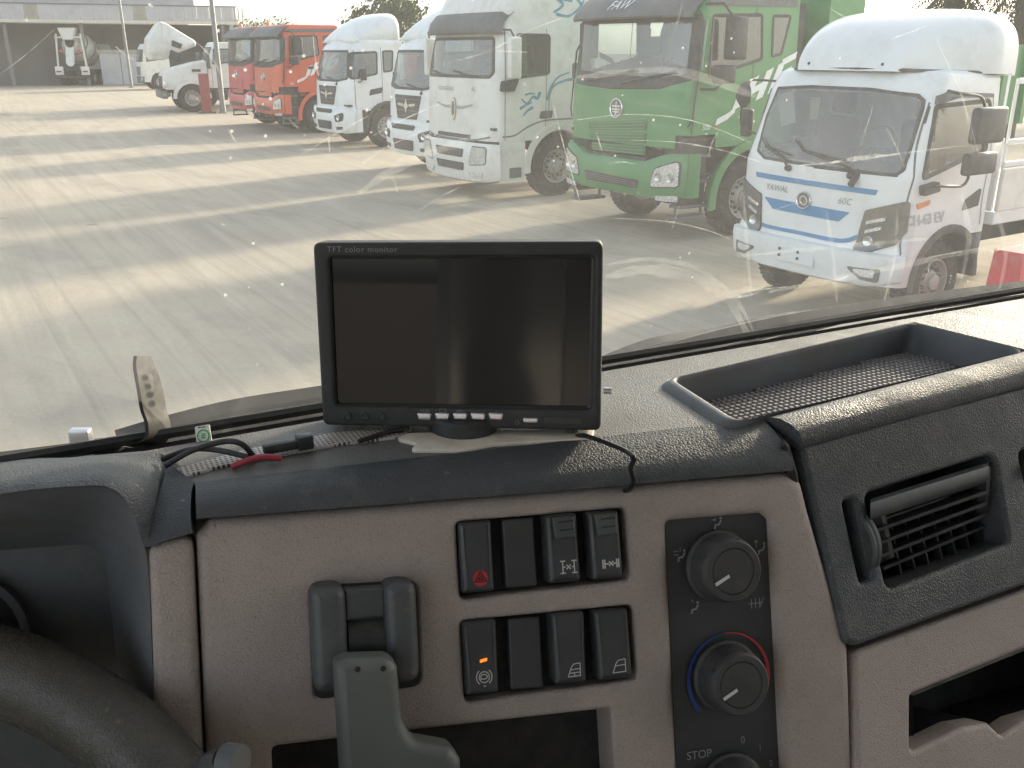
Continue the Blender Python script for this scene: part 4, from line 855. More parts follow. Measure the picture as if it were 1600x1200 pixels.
def interior(parent, c, zf, zs, xs, wheelside=1, zr=None):
    mb = MB(); mb.box(c.xr+.03, -.12, -c.W+.06, c.W-.06, zf-.04, zf); mb.build('cab_floor', M['blackp'], parent)
    for y in (-.48*c.W, .48*c.W):
        mb = MB(); mb.rbox(xs-.25, xs+.25, y-.24, y+.24, zs-.14, zs, .05, 3); mb.rbox(xs-.33, xs-.2, y-.23, y+.23, zs-.05, zs+.6, .05, 3); mb.rbox(xs-.34, xs-.24, y-.13, y+.13, zs+.62, zs+.85, .04, 3); mb.build('seat', M['seat'], parent)
    y = wheelside*.48*c.W; mb = MB(); rows = []; o = V((xs+.48, y, zs+.38)); u = V((0, 1, 0)); w = V((-.45, 0, .9)).normalized()
    for k in range(33):
        a = 2*pi*k/32; d = u*cos(a)+w*sin(a); rows.append([o+d*(.21+.014*cos(q*pi/4))+u.cross(w)*.014*sin(q*pi/4) for q in range(9)])
    mb.grid(rows); mb.tube([o+V((.25, 0, -.3)), o], .03, 8); mb.tube([o-u*.2, o+u*.2], .018, 6); mb.build('cab_steering_wheel', M['blackp'], parent)
    xf_ = c.X(zs+.25)-c.rc*.75; mb = MB(); mb.rbox(xf_-.4, xf_, -c.W+.22, c.W-.22, zs-.1, zs+.25, .08, 3); mb.build('cab_dash', M['blackp'], parent)
def chassis(parent, x0, x1, z=.85, axles=(), tank=None, w=.38):
    for y in (-w, w): mb = MB(); mb.box(x1, x0, y-.04, y+.04, z-.13, z+.13); mb.build('chassis_rail', M['chassis'], parent)
    for x in axles:
        mb = MB(); mb.tube([(x, -.95, .5), (x, .95, .5)], .09, 10); mb.build('axle', M['chassis'], parent)
        for sg in (1, -1): wheel(parent, x, sg*.92, .51, .55, sg)
    if tank:
        for sg in (1, -1): mb = MB(); mb.rbox(tank[1], tank[0], min(sg*.55, sg*1.15), max(sg*.55, sg*1.15), .55, 1.1, .12, 4); mb.build('fuel_tank', M['greyp'], parent)
def front_axle(parent, x, R_=.51, yw=.98, w=.3, rim='wheel', spin=0):
    mb = MB(); mb.tube([(x, -yw, R_), (x, -.5, R_-.08), (x, .5, R_-.08), (x, yw, R_)], .07, 8); mb.build('front_axle', M['chassis'], parent)
    for sg in (1, -1): wheel(parent, x, sg*yw, R_, w, sg, rim, spin)
def ring_emblem(parent, mp, cy_, cz, r, m=None, kind=0):
    mb = MB(); A = [[mp(cy_+rr*cos(2*pi*i/28), cz+rr*sin(2*pi*i/28), d) for i in range(29)] for rr, d in ((r, .0), (r, .02), (r*.93, .028), (r*.84, .024), (r*.82, .016))]; mb.grid(A); e = mb.build('emblem', m or M['chrome'], parent, 60)
    mb = MB(); mb.poly([mp(cy_+r*.83*cos(2*pi*i/28), cz+r*.83*sin(2*pi*i/28), .016) for i in range(28)]); mb.build('emblem_field', M['greyp'], e)
    L = lambda ln: [(cy_+x*r, cz+z*r) for x, z in ln]
    if kind == 0: ls = [L([(0, -.6), (0, .6)]), L([(-.6, .2), (.6, .2)]), L([(-.6, -.1), (.6, -.1)]), L([(-.45, -.35), (.45, -.35)])]
    else: ls = [L(circ(-.05, .05, .42, 14, 20, 250)), L(circ(.12, -.05, .42, 14, 200, 430))]
    mb = MB(); strokes(mb, lambda a, b_, h=0: mp(a, b_, .02+h), ls, r*.16); mb.build('emblem_mark', M['chrome'], e)
TRZ = R(213.5)
def troot(name, label, cat, o, rz=TRZ, group=None): return thing(name, label, cat, o, rz, group)
TG = 'lorries parked in a row across the yard'
def shrink(poly, d, fil=.05): return inset(ccw(round_poly(poly, fil)), d)

# ------------------------------------------------------------------ heavy cab, shared by the green and the two red lorries
GO = (1.43, 13.09, 0)
def heavy_cab(o, rz=TRZ): return Cab(o, rz, 1.24, [(.5, -.02), (.62, .0), (1.25, .0), (1.95, -.03), (2.8, -.13), (3.0, -.22), (3.1, -.3)], .26, 3.0, -2.05, 1.22, 3.05, ((0, 1), (1.9, 1), (3.1, .965)))
gc = heavy_cab(GO)
G_ws = gc.pf([(913, 28), (1108, 22), (1098, 124), (1031, 138), (955, 138), (902, 130)]); G_gl = gc.pf([(916, 31), (1100, 25), (1092, 114), (1038, 121), (960, 117), (906, 109)])
G_gr = gc.pf([(921, 190), (1012, 186), (1008, 246), (927, 236)]); G_slot = gc.pf([(924, 236), (1011, 246), (1008, 252), (929, 242)]); G_low = gc.pf([(919, 264), (1003, 281), (999, 293), (922, 279)])
G_hl = gc.pf([(1028, 264), (1064, 252), (1061, 291), (1020, 291)]); G_fog = gc.pf([(1028, 304), (1061, 306), (1061, 314), (1029, 311)])
G_em = gc.pf([(964, 169)])[0]; G_bt = gc.pf([(1012, 251), (1074, 240)]); G_win = gc.ps([(1114, 22), (1192, 21), (1191, 94), (1106, 123)]); G_q = gc.ps([(1208, 23), (1237, 23), (1221, 86), (1205, 90)])
G_let = gc.ps([(1126, 166), (1240, 97)]); G_small = gc.ps([(1100, 200)])[0]; G_wheel = gc.ps([(1150, 330)])[0]; G_step = gc.ps([(1086, 219), (1128, 226), (1121, 308), (1085, 316)]); G_mir = gc.ps([(1134, 28), (1158, 82)]); G_mir2 = gc.ps([(1113, 86), (1149, 112)])
WX = -1.34
def build_heavy(root, c, pm, grille_m, em_text, letters, visor_m, wheelrim='wheel', two_tone=None):
    fm = c.front(); sm = {1: c.side(1), -1: c.side(-1)}
    cut = lambda x, z: (x-WX)**2+(z-.51)**2 < .70**2 or (z < 1.36 and x > -.62 and x < -.08)
    c.shell(root, pm, [shrink(G_gl, -.01)], [shrink(G_win, .035), shrink(G_q, .035)], cut)
    panel('windscreen_surround', fm, G_ws, M['blackp'], root, .06, .006, .01) if False else gasket('windscreen_surround', fm, G_ws, M['blackp'], root, .08, .09, .014)
    lowb = [G_gl[5], G_gl[4], G_gl[3], G_gl[2], G_ws[2], G_ws[3], G_ws[4], G_ws[5]]
    panel_mb(MB(), fm, [G_gl[5], G_gl[4], G_ws[4], G_ws[5]], .01, .012).build('scuttle_trim', M['blackp'], root); panel_mb(MB(), fm, [G_gl[4], G_gl[3], G_ws[3], G_ws[4]], .01, .012).build('scuttle_trim', M['blackp'], root); panel_mb(MB(), fm, [G_gl[3], G_gl[2], G_ws[2], G_ws[3]], .01, .012).build('scuttle_trim', M['blackp'], root)
    panel_mb(MB(), fm, shrink(G_gl, -.02), 0, .006, 0).build('windscreen', M['glass'], root)
    mb = MB(); w = mb.tube([fm(-.75, 2.0, .04), fm(-.1, 2.1, .05), fm(.3, 2.16, .04)], .014, 6); mb.build('wiper', M['blackp'], root); mb = MB(); mb.tube([fm(.05, 1.99, .04), fm(.6, 2.08, .05), fm(1.0, 2.15, .04)], .014, 6); mb.build('wiper', M['blackp'], root)
    # visor over the windscreen
    rows = []
    for z, d in ((2.80, .02), (2.79, .20), (2.82, .235), (2.92, .22), (3.06, .10), (3.1, .0)): rows.append([c.F(y*c.w(2.9)*.99, min(z, 3.05))+V((d*(1-.25*abs(y)**3), y*.02, z-min(z, 3.05))) for y in [i/10-1 for i in range(21)]])
    mb = MB(); mb.grid(rows); vis = mb.build('visor', visor_m, root, 60)
    if em_text: lettering('lettering', em_text, .2, lambda a, b_, h: V((c.X(2.95)+.20-(b_)*.85, a+G_em[0], 2.965+b_*.8)), M['wtext'], vis, shear=.25)
    # grille slats
    top = G_gr[:2]; bot = [G_gr[3], G_gr[2]]
    for k in range(3):
        a, b_ = k/3+.02, (k+1)/3-.05; Lq = lambda u, v: tuple(V(top[0]).lerp(V(top[1]), u).lerp(V(bot[0]).lerp(V(bot[1]), u), v))
        panel('grille_panel', fm, [Lq(0, a), Lq(1, a), Lq(1, b_), Lq(0, b_)], grille_m, root, .02, .012, .015)
        for s in range(3):
            v = a+(b_-a)*(s+.5)/3; ribbon('grille_bar', fm, [Lq(.03, v), Lq(.5, v), Lq(.97, v)], .014, pm, root, .02)
    panel('air_slot', fm, G_slot, M['blackp'], root, .01, .012)
    ring_emblem(root, fm, G_em[0], G_em[1], .135)
    # bumper
    bp = [(-1.2, 1.16), (-.95, 1.14), (-.62, 1.02), (.62, 1.02), (.95, 1.14), (1.2, 1.16), (1.2, .62), (1.05, .57), (0, .55), (-1.05, .57), (-1.2, .62)]
    rows = []
    for q, d in ((0, -.05), (0, .03), (.06, .055), (.5, .065), (.9, .05), (1.0, .02), (1.0, -.05)):
        row = []
        for i in range(41):
            y = -1.22+2.44*i/40; zt = interp([(-1.23, 1.16), (-.95, 1.14), (-.62, 1.03), (.62, 1.03), (.95, 1.14), (1.23, 1.16)], y); zb = .56+.05*abs(y/1.22)**4; row.append(fm(y, zt+(zb-zt)*q, d))
        rows.append(row)
    mb = MB(); mb.grid(rows); bu = mb.build('bumper', pm, root, 50)
    for sg in (1, -1):                                     # bumper ends and corner wings
        mb = MB(); mb.grid([[c.side(sg)(x, z, .035) for x in (-.05, -.16, -.28, -.36)] for z in (.60, .8, 1.0, 1.16)]); mb.build('bumper_end', pm, bu)
    panel('lower_grille', fm, G_low, M['blackp'], bu, .02, .072, .01)
    for k in range(3): v = (k+1)/4; ribbon('lower_grille_bar', fm, [tuple(V(G_low[0]).lerp(V(G_low[3]), v)), tuple(V(G_low[1]).lerp(V(G_low[2]), v))], .012, M['greyp'], bu, .08)
    for sg in (1, -1):
        hp = [(sg*y, z) for y, z in G_hl]; fp = [(sg*y, z) for y, z in G_fog]
        h_ = panel('headlight', fm, hp, M['lamp'], bu, .04, .07, .03, .05); panel('headlight_lens', fm, hp, M['lampglass'], h_, .04, .085, .01, .05)
        cy2 = sum(p[0] for p in hp)/4; cz2 = sum(p[1] for p in hp)/4
        for dy in (-.09, .08): mb = MB(); mb.lathe([(.06, .0), (.055, .008), (.03, -.0), (0, -.004)], fm(cy2+dy*sg, cz2-.02, .073), (1, 0, 0), 16); mb.build('lamp_bowl', M['chrome'], h_)
        panel('headlight_rim', fm, shrink(hp, -.018, .04), M['blackp'], bu, .0, .066, .02, .05)
        panel('fog_lamp', fm, fp, M['lamp'], bu, .015, .07)
    # sides: doors, windows, steps, arch
    for sg in (1, -1):
        window('door_window', c, sm[sg], G_win, root, .06, .045); window('quarter_window', c, sm[sg], G_q, root, .05, .04)
        ribbon('door_joint', sm[sg], [(-.2, 1.4), (-.24, 2.0), (-.3, 2.95)], .012, M['blackp'], root, .003); ribbon('door_joint', sm[sg], [(-1.2, 1.35), (-1.22, 2.0), (-1.24, 2.95)], .012, M['blackp'], root, .003)
        panel('roof_rail', sm[sg], [(-.4, 2.93), (-2.0, 2.95), (-2.0, 3.04), (-.4, 3.02)], M['greyp'], root, .02, .012)
        panel('door_handle', sm[sg], [(-1.0, 1.88), (-1.16, 1.9), (-1.16, 1.98), (-1.0, 1.96)], M['blackp'], root, .02, .015)
        panel('sill_panel', sm[sg], [(-.62, 1.38), (-.66, 1.5), (-1.95, 1.6), (-1.95, 1.3), (-1.8, 1.34)], pm, root, .03, .008) if False else None
        mb = MB(); mb.rbox(-.6, -.12, min(sg*.82, sg*1.15), max(sg*.82, sg*1.15), .5, 1.42, .03, 2); sw_ = mb.build('step_well', M['blackp'], root)
        for z in (.48, .8, 1.12): mb = MB(); mb.rbox(-.62, -.12, min(sg*.98, sg*1.19), max(sg*.98, sg*1.19), z-.03, z+.015, .012, 2); mb.build('step_tread', M['greyp'], sw_)
        for x in (-.14, -.6): mb = MB(); mb.tube([(x, sg*1.08, .3), (x, sg*1.08, .62)], .022, 6); mb.build('step_hanger', M['greyp'], sw_)
        mb = MB(); mb.rbox(-.62, -.12, min(sg*.95, sg*1.17), max(sg*.95, sg*1.17), .30, .345, .012, 2); mb.build('step_tread', M['greyp'], sw_)
        mb = MB(); mb.tube([(-.15, sg*1.22, 1.5), (-.17, sg*1.27, 1.6), (-.25, sg*1.27, 2.4), (-.28, sg*1.22, 2.5)], .014, 6); mb.build('grab_handle', M['blackp'], root)
        if letters:
            (x0, z0), (x1, z1) = G_let; an = atan2(z1-z0, x0-x1); cx_ = (x0+x1)/2; cz_ = (z0+z1)/2; k = sg
            mpl = lambda u, v, h=0: sm[k](cx_-(u*1.36-.68)*(1 if k > 0 else -1)-.10*(v-.5)*(1 if k > 0 else -1), cz_-.22+(u*1.36-.68)*tan(an)*.9+v*.34, .006+h)
            for gl_ in ([[(.0, .0), (.16, .0), (.24, .12), (.27, .95)]], [[(.36, .0), (.42, 1)], [(.56, .0), (.62, 1)], [(.39, .5), (.59, .5)]], [[(.98, 1), (.78, 1), (.72, .0), (.92, .0), (.95, .5), (.75, .5)]]):
                mb = MB()
                for ln_ in gl_:
                    for i_ in range(len(ln_)-1):
                        a_ = V(ln_[i_]); e_ = V(ln_[i_+1]); hor = abs(e_.x-a_.x)*1.36 > abs(e_.y-a_.y)*.34
                        w_ = V((0, .13)) if hor else V((.05, 0)); ep = .0004*i_
                        mb.add([mpl(*(a_-w_), ep), mpl(*(e_-w_), ep), mpl(*(e_+w_), ep), mpl(*(a_+w_), ep)], [(0, 1, 2, 3)], False)
                mb.build('door_lettering', M['wtext'], root)
            lettering('power_lettering', '500', .09, lambda a, b_, h, k=k: sm[k](G_small[0]-a*k-.03, G_small[1]+b_, .006), M['wtext'], root, shear=.2)
            lettering('power_lettering', 'PS', .09, lambda a, b_, h, k=k: sm[k](G_small[0]-a*k-.03-.16, G_small[1]+b_, .006), M['redprint'], root, shear=.2)
    arch('wheel_arch', c, root, WX, .51, .66, pm, .12, .035, -8, 188)
    mirror(root, [(-.52, 2.30), (-.74, 2.80)], 1.36, .22, M['blackp'], arm=[(-.35, 1.2, 2.95), (-.45, 1.4, 2.95), (-.6, 1.45, 2.78)])
    mirror(root, [(-.36, 2.02), (-.62, 2.24)], 1.34, .2, M['blackp'], 'wide_mirror', arm=[(-.3, 1.22, 1.95), (-.42, 1.38, 1.95), (-.5, 1.44, 2.05)])
    interior(root, c, 1.35, 1.75, -.85); front_axle(root, WX, .51, 1.02, .31, wheelrim, .3)
    chassis(root, -.2, -7.6, .9, (-5.2, -6.5), (-2.4, -3.6))
gt = troot('tipper_truck', 'green tipper lorry with white slanted lettering on the door, behind the white light truck', 'truck', GO, group=TG)
build_heavy(gt, gc, M['gpaint'], M['gdark'], 'FAW', 'JH6', M['greyp'])
mb = MB(); mb.box(-2.3, -2.12, -1.1, 1.1, 1.0, 3.0); mb.build('air_stack', M['blackp'], gt)
mb = MB(); mb.box(-3.35, -2.62, -1.24, 1.24, 1.25, 4.1); mb.build('tipper_headboard', M['gpaint'], gt)
mb = MB(); mb.box(-7.9, -3.36, -1.25, 1.25, 1.25, 2.5); mb.build('tipper_body', M['gpaint'], gt)
for sg in (1, -1):
    for k in range(7): mb = MB(); x = -3.5-k*.7; mb.box(x-.06, x+.06, min(sg*1.252, sg*1.33), max(sg*1.252, sg*1.33), 1.25, 2.5); mb.build('body_rib', M['gpaint'], gt)
for (o, pm, nm, lab, wr) in (((-7.69, 30.2, 0), 'opaint', 'orange_truck', 'orange red lorry with white lettering on its door', 'wheel'), ((-9.2, 32.6, 0), 'rpaint', 'red_truck', 'dark red lorry standing left of the orange red one, mostly hidden by it', 'wheel')):
    r_ = troot(nm, lab, 'truck', o, group=TG); c_ = heavy_cab(o); build_heavy(r_, c_, M[pm], M[pm], None, 'JH6', M['greyp'])
    mb = MB(); mb.rbox(-7.9, -2.3, -1.24, 1.24, 1.2, 2.6, .03, 2); mb.build('tipper_body', M[pm], r_)  # unseen load body, added for the shadow it casts
    mb = MB(); mb.lathe([(.07, 0), (.07, .1), (.05, .13), (0, .14)], (-.5, -.6, 3.13), (0, 0, 1), 12); mb.build('roof_beacon', M['amber'], r_)

# ------------------------------------------------------------------ white day cab tractors with roof deflector (two alike)
def trac_cab(o): return Cab(o, TRZ, 1.2, [(.38, -.05), (.45, .0), (.95, .02), (1.0, -.03), (1.6, -.06), (2.42, -.26), (2.55, -.36), (2.62, -.46)], .36, 2.4, -1.75, .95, 2.58, ((0, 1), (1.6, 1), (2.6, .95)))
W3O = (-2.21, 19.94, 0); W2O = (-4.93, 25.65, 0)
c3 = trac_cab(W3O); c2 = trac_cab(W2O)
z2 = lambda L: [(340+x/4, y/4) for x, y in L]
T_ws = [(-.86, 2.42), (.86, 2.42), (1.02, 1.72), (.6, 1.66), (-.6, 1.66), (-1.02, 1.72)]
T_gr = [(-.58, 1.55), (.58, 1.55), (.42, 1.08), (-.42, 1.08)]
T_win = c2.ps(z2([(822, 325), (998, 320), (1000, 465), (820, 500)])); T_q = c2.ps(z2([(1028, 316), (1098, 314), (1094, 445), (1035, 455)]))
T_han = c2.ps(z2([(955, 560), (1030, 545), (1025, 580), (948, 598)]))
TX = -1.22
def build_tractor(root, c, seed):
    pm = M['wpaint']; fm = c.front(); cut = lambda x, z: (x-TX)**2+(z-.5)**2 < .66**2
    c.shell(root, pm, [shrink(T_ws, .02)], [shrink(T_win, .035), shrink(T_q, .03)], cut)
    gasket('windscreen_surround', fm, T_ws, M['blackp'], root, .08, .05, .014); panel_mb(MB(), fm, shrink(T_ws, .02), 0, .006, 0).build('windscreen', M['glass'], root)
    for a, b_ in ((-.8, -.1), (.0, .72)): mb = MB(); mb.tube([fm(b_, 1.68, .05), fm((a+b_)/2, 1.7, .05), fm(a, 1.76, .04)], .014, 6); mb.build('wiper', M['blackp'], root)
    panel('grille', fm, T_gr, M['blackp'], root, .04, .012)
    for k in range(4): z = 1.14+k*.11; hw = .42+.16*(z-1.08)/.47-.03; ribbon('grille_bar', fm, [(-hw, z), (0, z), (hw, z)], .018, M['greyp'], root, .02)
    mb = MB(); mb.poly([fm(.11*sin(q)*(.55 if i % 2 else 1), 1.34+.15*cos(q)*(.55 if i % 2 else 1), .028) for i, q in enumerate([j*pi/4 for j in range(8)])]); em = mb.build('emblem', M['chrome'], root); ribbon('emblem_wing', fm, [(-.38, 1.37), (-.12, 1.35)], .05, M['chrome'], em, .026); ribbon('emblem_wing', fm, [(.12, 1.35), (.38, 1.37)], .05, M['chrome'], em, .026)
    rows = []
    for q, d in ((0, -.05), (0, .03), (.07, .06), (.5, .075), (.9, .06), (1, .02), (1, -.06)):
        rows.append([fm(y, interp([(-1.2, 1.06), (-.75, .96), (.75, .96), (1.2, 1.06)], y)*(1-q)+(.36+.06*abs(y/1.2)**3)*q, d) for y in [-1.19+2.38*i/36 for i in range(37)]])
    mb = MB(); mb.grid(rows); bu = mb.build('bumper', pm, root, 50)
    for sg in (1, -1): mb = MB(); mb.grid([[c.side(sg)(x, z, .05) for x in (-.08, -.2, -.34, -.46)] for z in (.42, .7, 1.0)]); mb.build('bumper_end', pm, bu)
    panel('air_slot', fm, [(-.5, .95), (.5, .95), (.46, .88), (-.46, .88)], M['blackp'], bu, .01, .075); panel('lower_grille', fm, [(-.45, .68), (.45, .68), (.38, .47), (-.38, .47)], M['blackp'], bu, .03, .086)
    for sg in (1, -1):
        hp = [(sg*y, z) for y, z in ((.6, .82), (.98, .92), (.95, .70), (.66, .66))]; panel('headlight', fm, hp, M['blackp'], bu, .05, .08, .02, .05)
        mb = MB(); mb.lathe([(.075, 0), (.07, .02), (.035, .0), (0, -.005)], fm(sg*.8, .78, .083), (1, 0, 0), 18); mb.build('lamp_bowl', M['chrome'], bu)
        panel('fog_lamp', fm, [(sg*.66, .54), (sg*.92, .56), (sg*.9, .49), (sg*.68, .47)], M['blackp'], bu, .02, .08)
        sm = c.side(sg); window('door_window', c, sm, T_win, root, .07, .05); window('quarter_window', c, sm, T_q, root, .06, .045); panel('door_handle', sm, T_han, M['blackp'], root, .02, .012)
        ribbon('door_joint', sm, [(-.32, .98), (-.33, 1.7), (-.42, 2.5)], .012, M['blackp'], root, .003); ribbon('door_joint', sm, [(-1.08, 1.2), (-1.1, 1.9), (-1.1, 2.5)], .012, M['blackp'], root, .003)
        panel('sill', sm, [(-.36, .42), (-.36, .97), (-.62, .97), (-.62, .42)], M['blackp'], root, .02, .02); mb = MB(); mb.rbox(-.62, -.36, min(sg*.85, sg*1.17), max(sg*.85, sg*1.17), .38, .98, .02, 2); mb.build('step_well', M['blackp'], root)
    arch('wheel_arch', c, root, TX, .5, .6, M['blackp'], .07, .05, 0, 180)
    mirror(root, [(-.42, 1.7), (-.6, 1.98)], 1.3, .06, M['blackp'], arm=[(-.4, 1.15, 1.65), (-.45, 1.28, 1.66), (-.5, 1.32, 1.75)])
    # roof deflector: swept shell open at the back
    rows = []
    for i in range(15):
        x = -.42-1.28*i/14; q = i/14; h = .72*(1-(1-q)**1.9)**.75; w = .98+.1*q; rows.append([V((x, w*sin(a)*(abs(sin(a))**-.35 if abs(sin(a)) > 1e-6 else 1), 2.62+h*max(0, cos(a))**.45)) for a in [-pi/2+pi*j/24 for j in range(25)]])
    mb = MB(); mb.grid(rows); o = mb.build('roof_deflector', pm, root, 60); q = o.modifiers.new('s', 'SOLIDIFY'); q.thickness = .03
    interior(root, c, 1.1, 1.5, -.8); front_axle(root, TX, .5, 1.0, .3, 'wheel', seed); chassis(root, -.2, -6.2, .85, (-4.2, -5.5), (-2.0, -3.2))
for o, c_, lab, sd in ((W3O, c3, 'white tractor unit with black winged grille, half hidden behind the tall white lorry', .2), (W2O, c2, 'white tractor unit with roof deflector between the orange red lorry and the other white lorries', .5)):
    r_ = troot('tractor_unit', lab, 'truck', o, group=TG); build_tractor(r_, c_, sd)

# ------------------------------------------------------------------ tall white sleeper lorry with teal flames
W4O = (-1.04, 16.72, 0)
c4 = Cab(W4O, TRZ, 1.22, [(.28, -.05), (.36, .0), (.92, .02), (.98, -.02), (1.95, -.06), (2.68, -.2), (3.0, -.24), (3.35, -.45), (3.6, -.75)], .3, 2.8, -2.15, .98, 3.6, ((0, 1), (1.9, 1), (2.7, .97), (3.6, .9)))
z3 = lambda L: [(660+x/4, y/4) for x, y in L]
w4 = troot('sleeper_truck', 'tall white sleeper lorry with dark visor and teal flame print on its door', 'truck', W4O, group=TG)
pm = M['cream_paint']; fm = c4.front(); SX = -1.42
S_ws = [(-.98, 2.62), (.98, 2.62), (1.08, 2.06), (1.0, 1.98), (-1.0, 1.98), (-1.08, 2.06)]
S_win = c4.ps(z3([(590, 208), (800, 213), (795, 466), (560, 497)])); S_han = c4.ps(z3([(740, 695), (815, 690), (805, 738), (728, 742)]))
c4.shell(w4, pm, [shrink(S_ws, .02)], [shrink(S_win, .035)], lambda x, z: (x-SX)**2+(z-.51)**2 < .68**2)
gasket('windscreen_surround', fm, S_ws, M['blackp'], w4, .08, .05, .014); panel_mb(MB(), fm, shrink(S_ws, .02), 0, .006, 0).build('windscreen', M['glass'], w4)
rows = []
for z, d in ((2.68, .01), (2.66, .16), (2.70, .2), (2.85, .17), (2.98, .05), (3.0, .0)): rows.append([c4.F(y*c4.w(2.8)*.99, z)+V((d*(1-.2*abs(y)**3), 0, 0)) for y in [i/10-1 for i in range(21)]])
mb = MB(); mb.grid(rows); mb.build('visor', M['greyp'], w4, 60)
for a, b_ in ((-.85, -.1), (.0, .8)): mb = MB(); mb.tube([fm(b_, 2.0, .05), fm((a+b_)/2, 2.02, .05), fm(a, 2.08, .04)], .014, 6); mb.build('wiper', M['blackp'], w4)
mb = MB(); mb.poly([fm(.085*cos(q), 1.47+.19*sin(q), .02) for q in [j*pi/10 for j in range(20)]]); em = mb.build('emblem', M['chrome'], w4); mb = MB(); mb.poly([fm(.045*cos(q), 1.47+.12*sin(q), .024) for q in [j*pi/10 for j in range(20)]]); mb.build('emblem_field', M['greyp'], em)
for sg in (1, -1): ribbon('emblem_wing', fm, [(sg*.09, 1.5), (sg*.3, 1.5), (sg*.6, 1.55)], (.055, .02), M['gtext'], em, .016)
lettering('lettering', 'DONGFENG', .1, lambda a, b_, h: fm(a-.28, 1.79+b_, .006), M['gtext'], w4); lettering('lettering', 'KL', .1, lambda a, b_, h: fm(a+.62, 1.8+b_, .006), M['gtext'], w4)
ribbon('front_crease', fm, [(-1.05, 1.02), (-.5, .97), (.5, .97), (1.05, 1.05)], .03, M['greyp'], w4, .003)
rows = []
for q, d in ((0, -.05), (0, .03), (.05, .05), (.5, .06), (.92, .05), (1, .02), (1, -.06)): rows.append([fm(y, .93*(1-q)+(.27+.08*abs(y/1.2)**3)*q, d) for y in [-1.21+2.42*i/36 for i in range(37)]])
mb = MB(); mb.grid(rows); bu = mb.build('bumper', pm, w4, 50)
for z0, z1, hw in ((1.06, .995, .55),): panel('air_slot', fm, [(-hw, z0), (hw, z0), (hw, z1), (-hw, z1)], M['blackp'], w4, .01, .012)
for z0, z1, hw in ((.83, .69, .47), (.60, .47, .47)):
    panel('lower_grille', fm, [(-hw, z0), (hw, z0), (hw*.9, z1), (-hw*.9, z1)], M['blackp'], bu, .02, .07)
    for k in range(3): z = z0-.03-k*.035; ribbon('grille_bar', fm, [(-hw+.06, z), (0, z), (hw-.06, z)], .01, M['greyp'], bu, .076)
for sg in (1, -1):
    hp = [(sg*y, z) for y, z in ((.74, .88), (1.04, .88), (1.02, .62), (.62, .58))]; h_ = panel('headlight', fm, hp, M['lamp'], bu, .04, .065, .02, .05); panel('headlight_lens', fm, hp, M['lampglass'], h_, .04, .08, .01, .05); panel('headlight_rim', fm, shrink(hp, -.02, .04), M['greyp'], bu, 0, .06, .02, .05)
    panel('fog_lamp', fm, [(sg*.6, .46), (sg*.98, .48), (sg*.92, .38), (sg*.66, .37)], M['lamp'], bu, .02, .068)
    sm = c4.side(sg); window('door_window', c4, sm, S_win, w4, .07, .045); panel('door_handle', sm, S_han, M['blackp'], w4, .03, .012)
    ribbon('door_joint', sm, [(-.3, 1.0), (-.31, 1.9), (-.36, 2.75)], .012, M['greyp'], w4, .003); ribbon('door_joint', sm, [(-1.12, 1.2), (-1.13, 2.0), (-1.15, 2.75)], .012, M['greyp'], w4, .003)
    ribbon('body_crease', sm, [(-.25, 1.06), (-.5, 1.08), (-.8, 1.22), (-1.2, 1.3), (-2.1, 1.3)], .025, M['greyp'], w4, .004)
    panel('side_marker', sm, [(-1.3, 1.16), (-1.45, 1.17), (-1.45, 1.22), (-1.3, 1.21)], M['amber'], w4, .01, .01)
    mb = MB(); mb.grid([[sm(x, z, .012) for x in (-.2, -.34, -.5, -.7)] for z in (.32, .6, .98)]); mb.build('step_panel', pm, w4); panel('step_recess', sm, [(-.38, .38), (-.38, .55), (-.62, .55), (-.62, .38)], M['greyp'], w4, .02, .018)
    for ln, wd in (([(-.62, 1.66), (-.74, 1.58), (-.85, 1.68), (-.95, 1.66), (-1.0, 1.76)], (.02, .06)), ([(-.6, 1.5), (-.7, 1.55), (-.84, 1.6)], (.05, .02)), ([(-.66, 1.38), (-.74, 1.46), (-.86, 1.52)], (.02, .05)), ([(-.7, 1.72), (-.82, 1.74), (-.9, 1.72)], (.03, .015)),
                   ([(-1.18, 1.42), (-1.2, 1.7), (-1.3, 1.86), (-1.5, 1.93), (-1.7, 1.96)], (.015, .05)), ([(-1.14, 1.62), (-1.22, 1.82), (-1.36, 1.98), (-1.6, 2.06)], (.05, .02)), ([(-1.3, 3.0), (-1.5, 3.12), (-1.4, 3.22), (-1.7, 3.2)], (.03, .07)), ([(-1.35, 2.98), (-1.6, 2.95), (-1.8, 3.05), (-1.95, 3.2)], (.05, .03)), ([(-1.45, 3.3), (-1.7, 3.3), (-1.9, 3.12)], (.02, .06))): ribbon('flame_print', sm, ln, wd, M['teal'], w4, .005)
arch('wheel_arch', c4, w4, SX, .51, .62, pm, .12, .03, -6, 186); interior(w4, c4, 1.2, 1.65, -.85)
mirror(w4, [(-.26, 1.98), (-.48, 2.62)], 1.34, .12, pm, arm=[(-.28, 1.2, 2.72), (-.32, 1.36, 2.72), (-.37, 1.4, 2.6)])
panel('mirror_mount', c4.side(1), [(-.22, 1.78), (-.46, 1.78), (-.56, 1.98), (-.24, 1.94)], M['blackp'], w4, .03, .05, .06)
front_axle(w4, SX, .51, 1.02, .31, 'wheel', .7); chassis(w4, -.2, -6.8, .88, (-4.9, -6.2), (-2.5, -3.8))
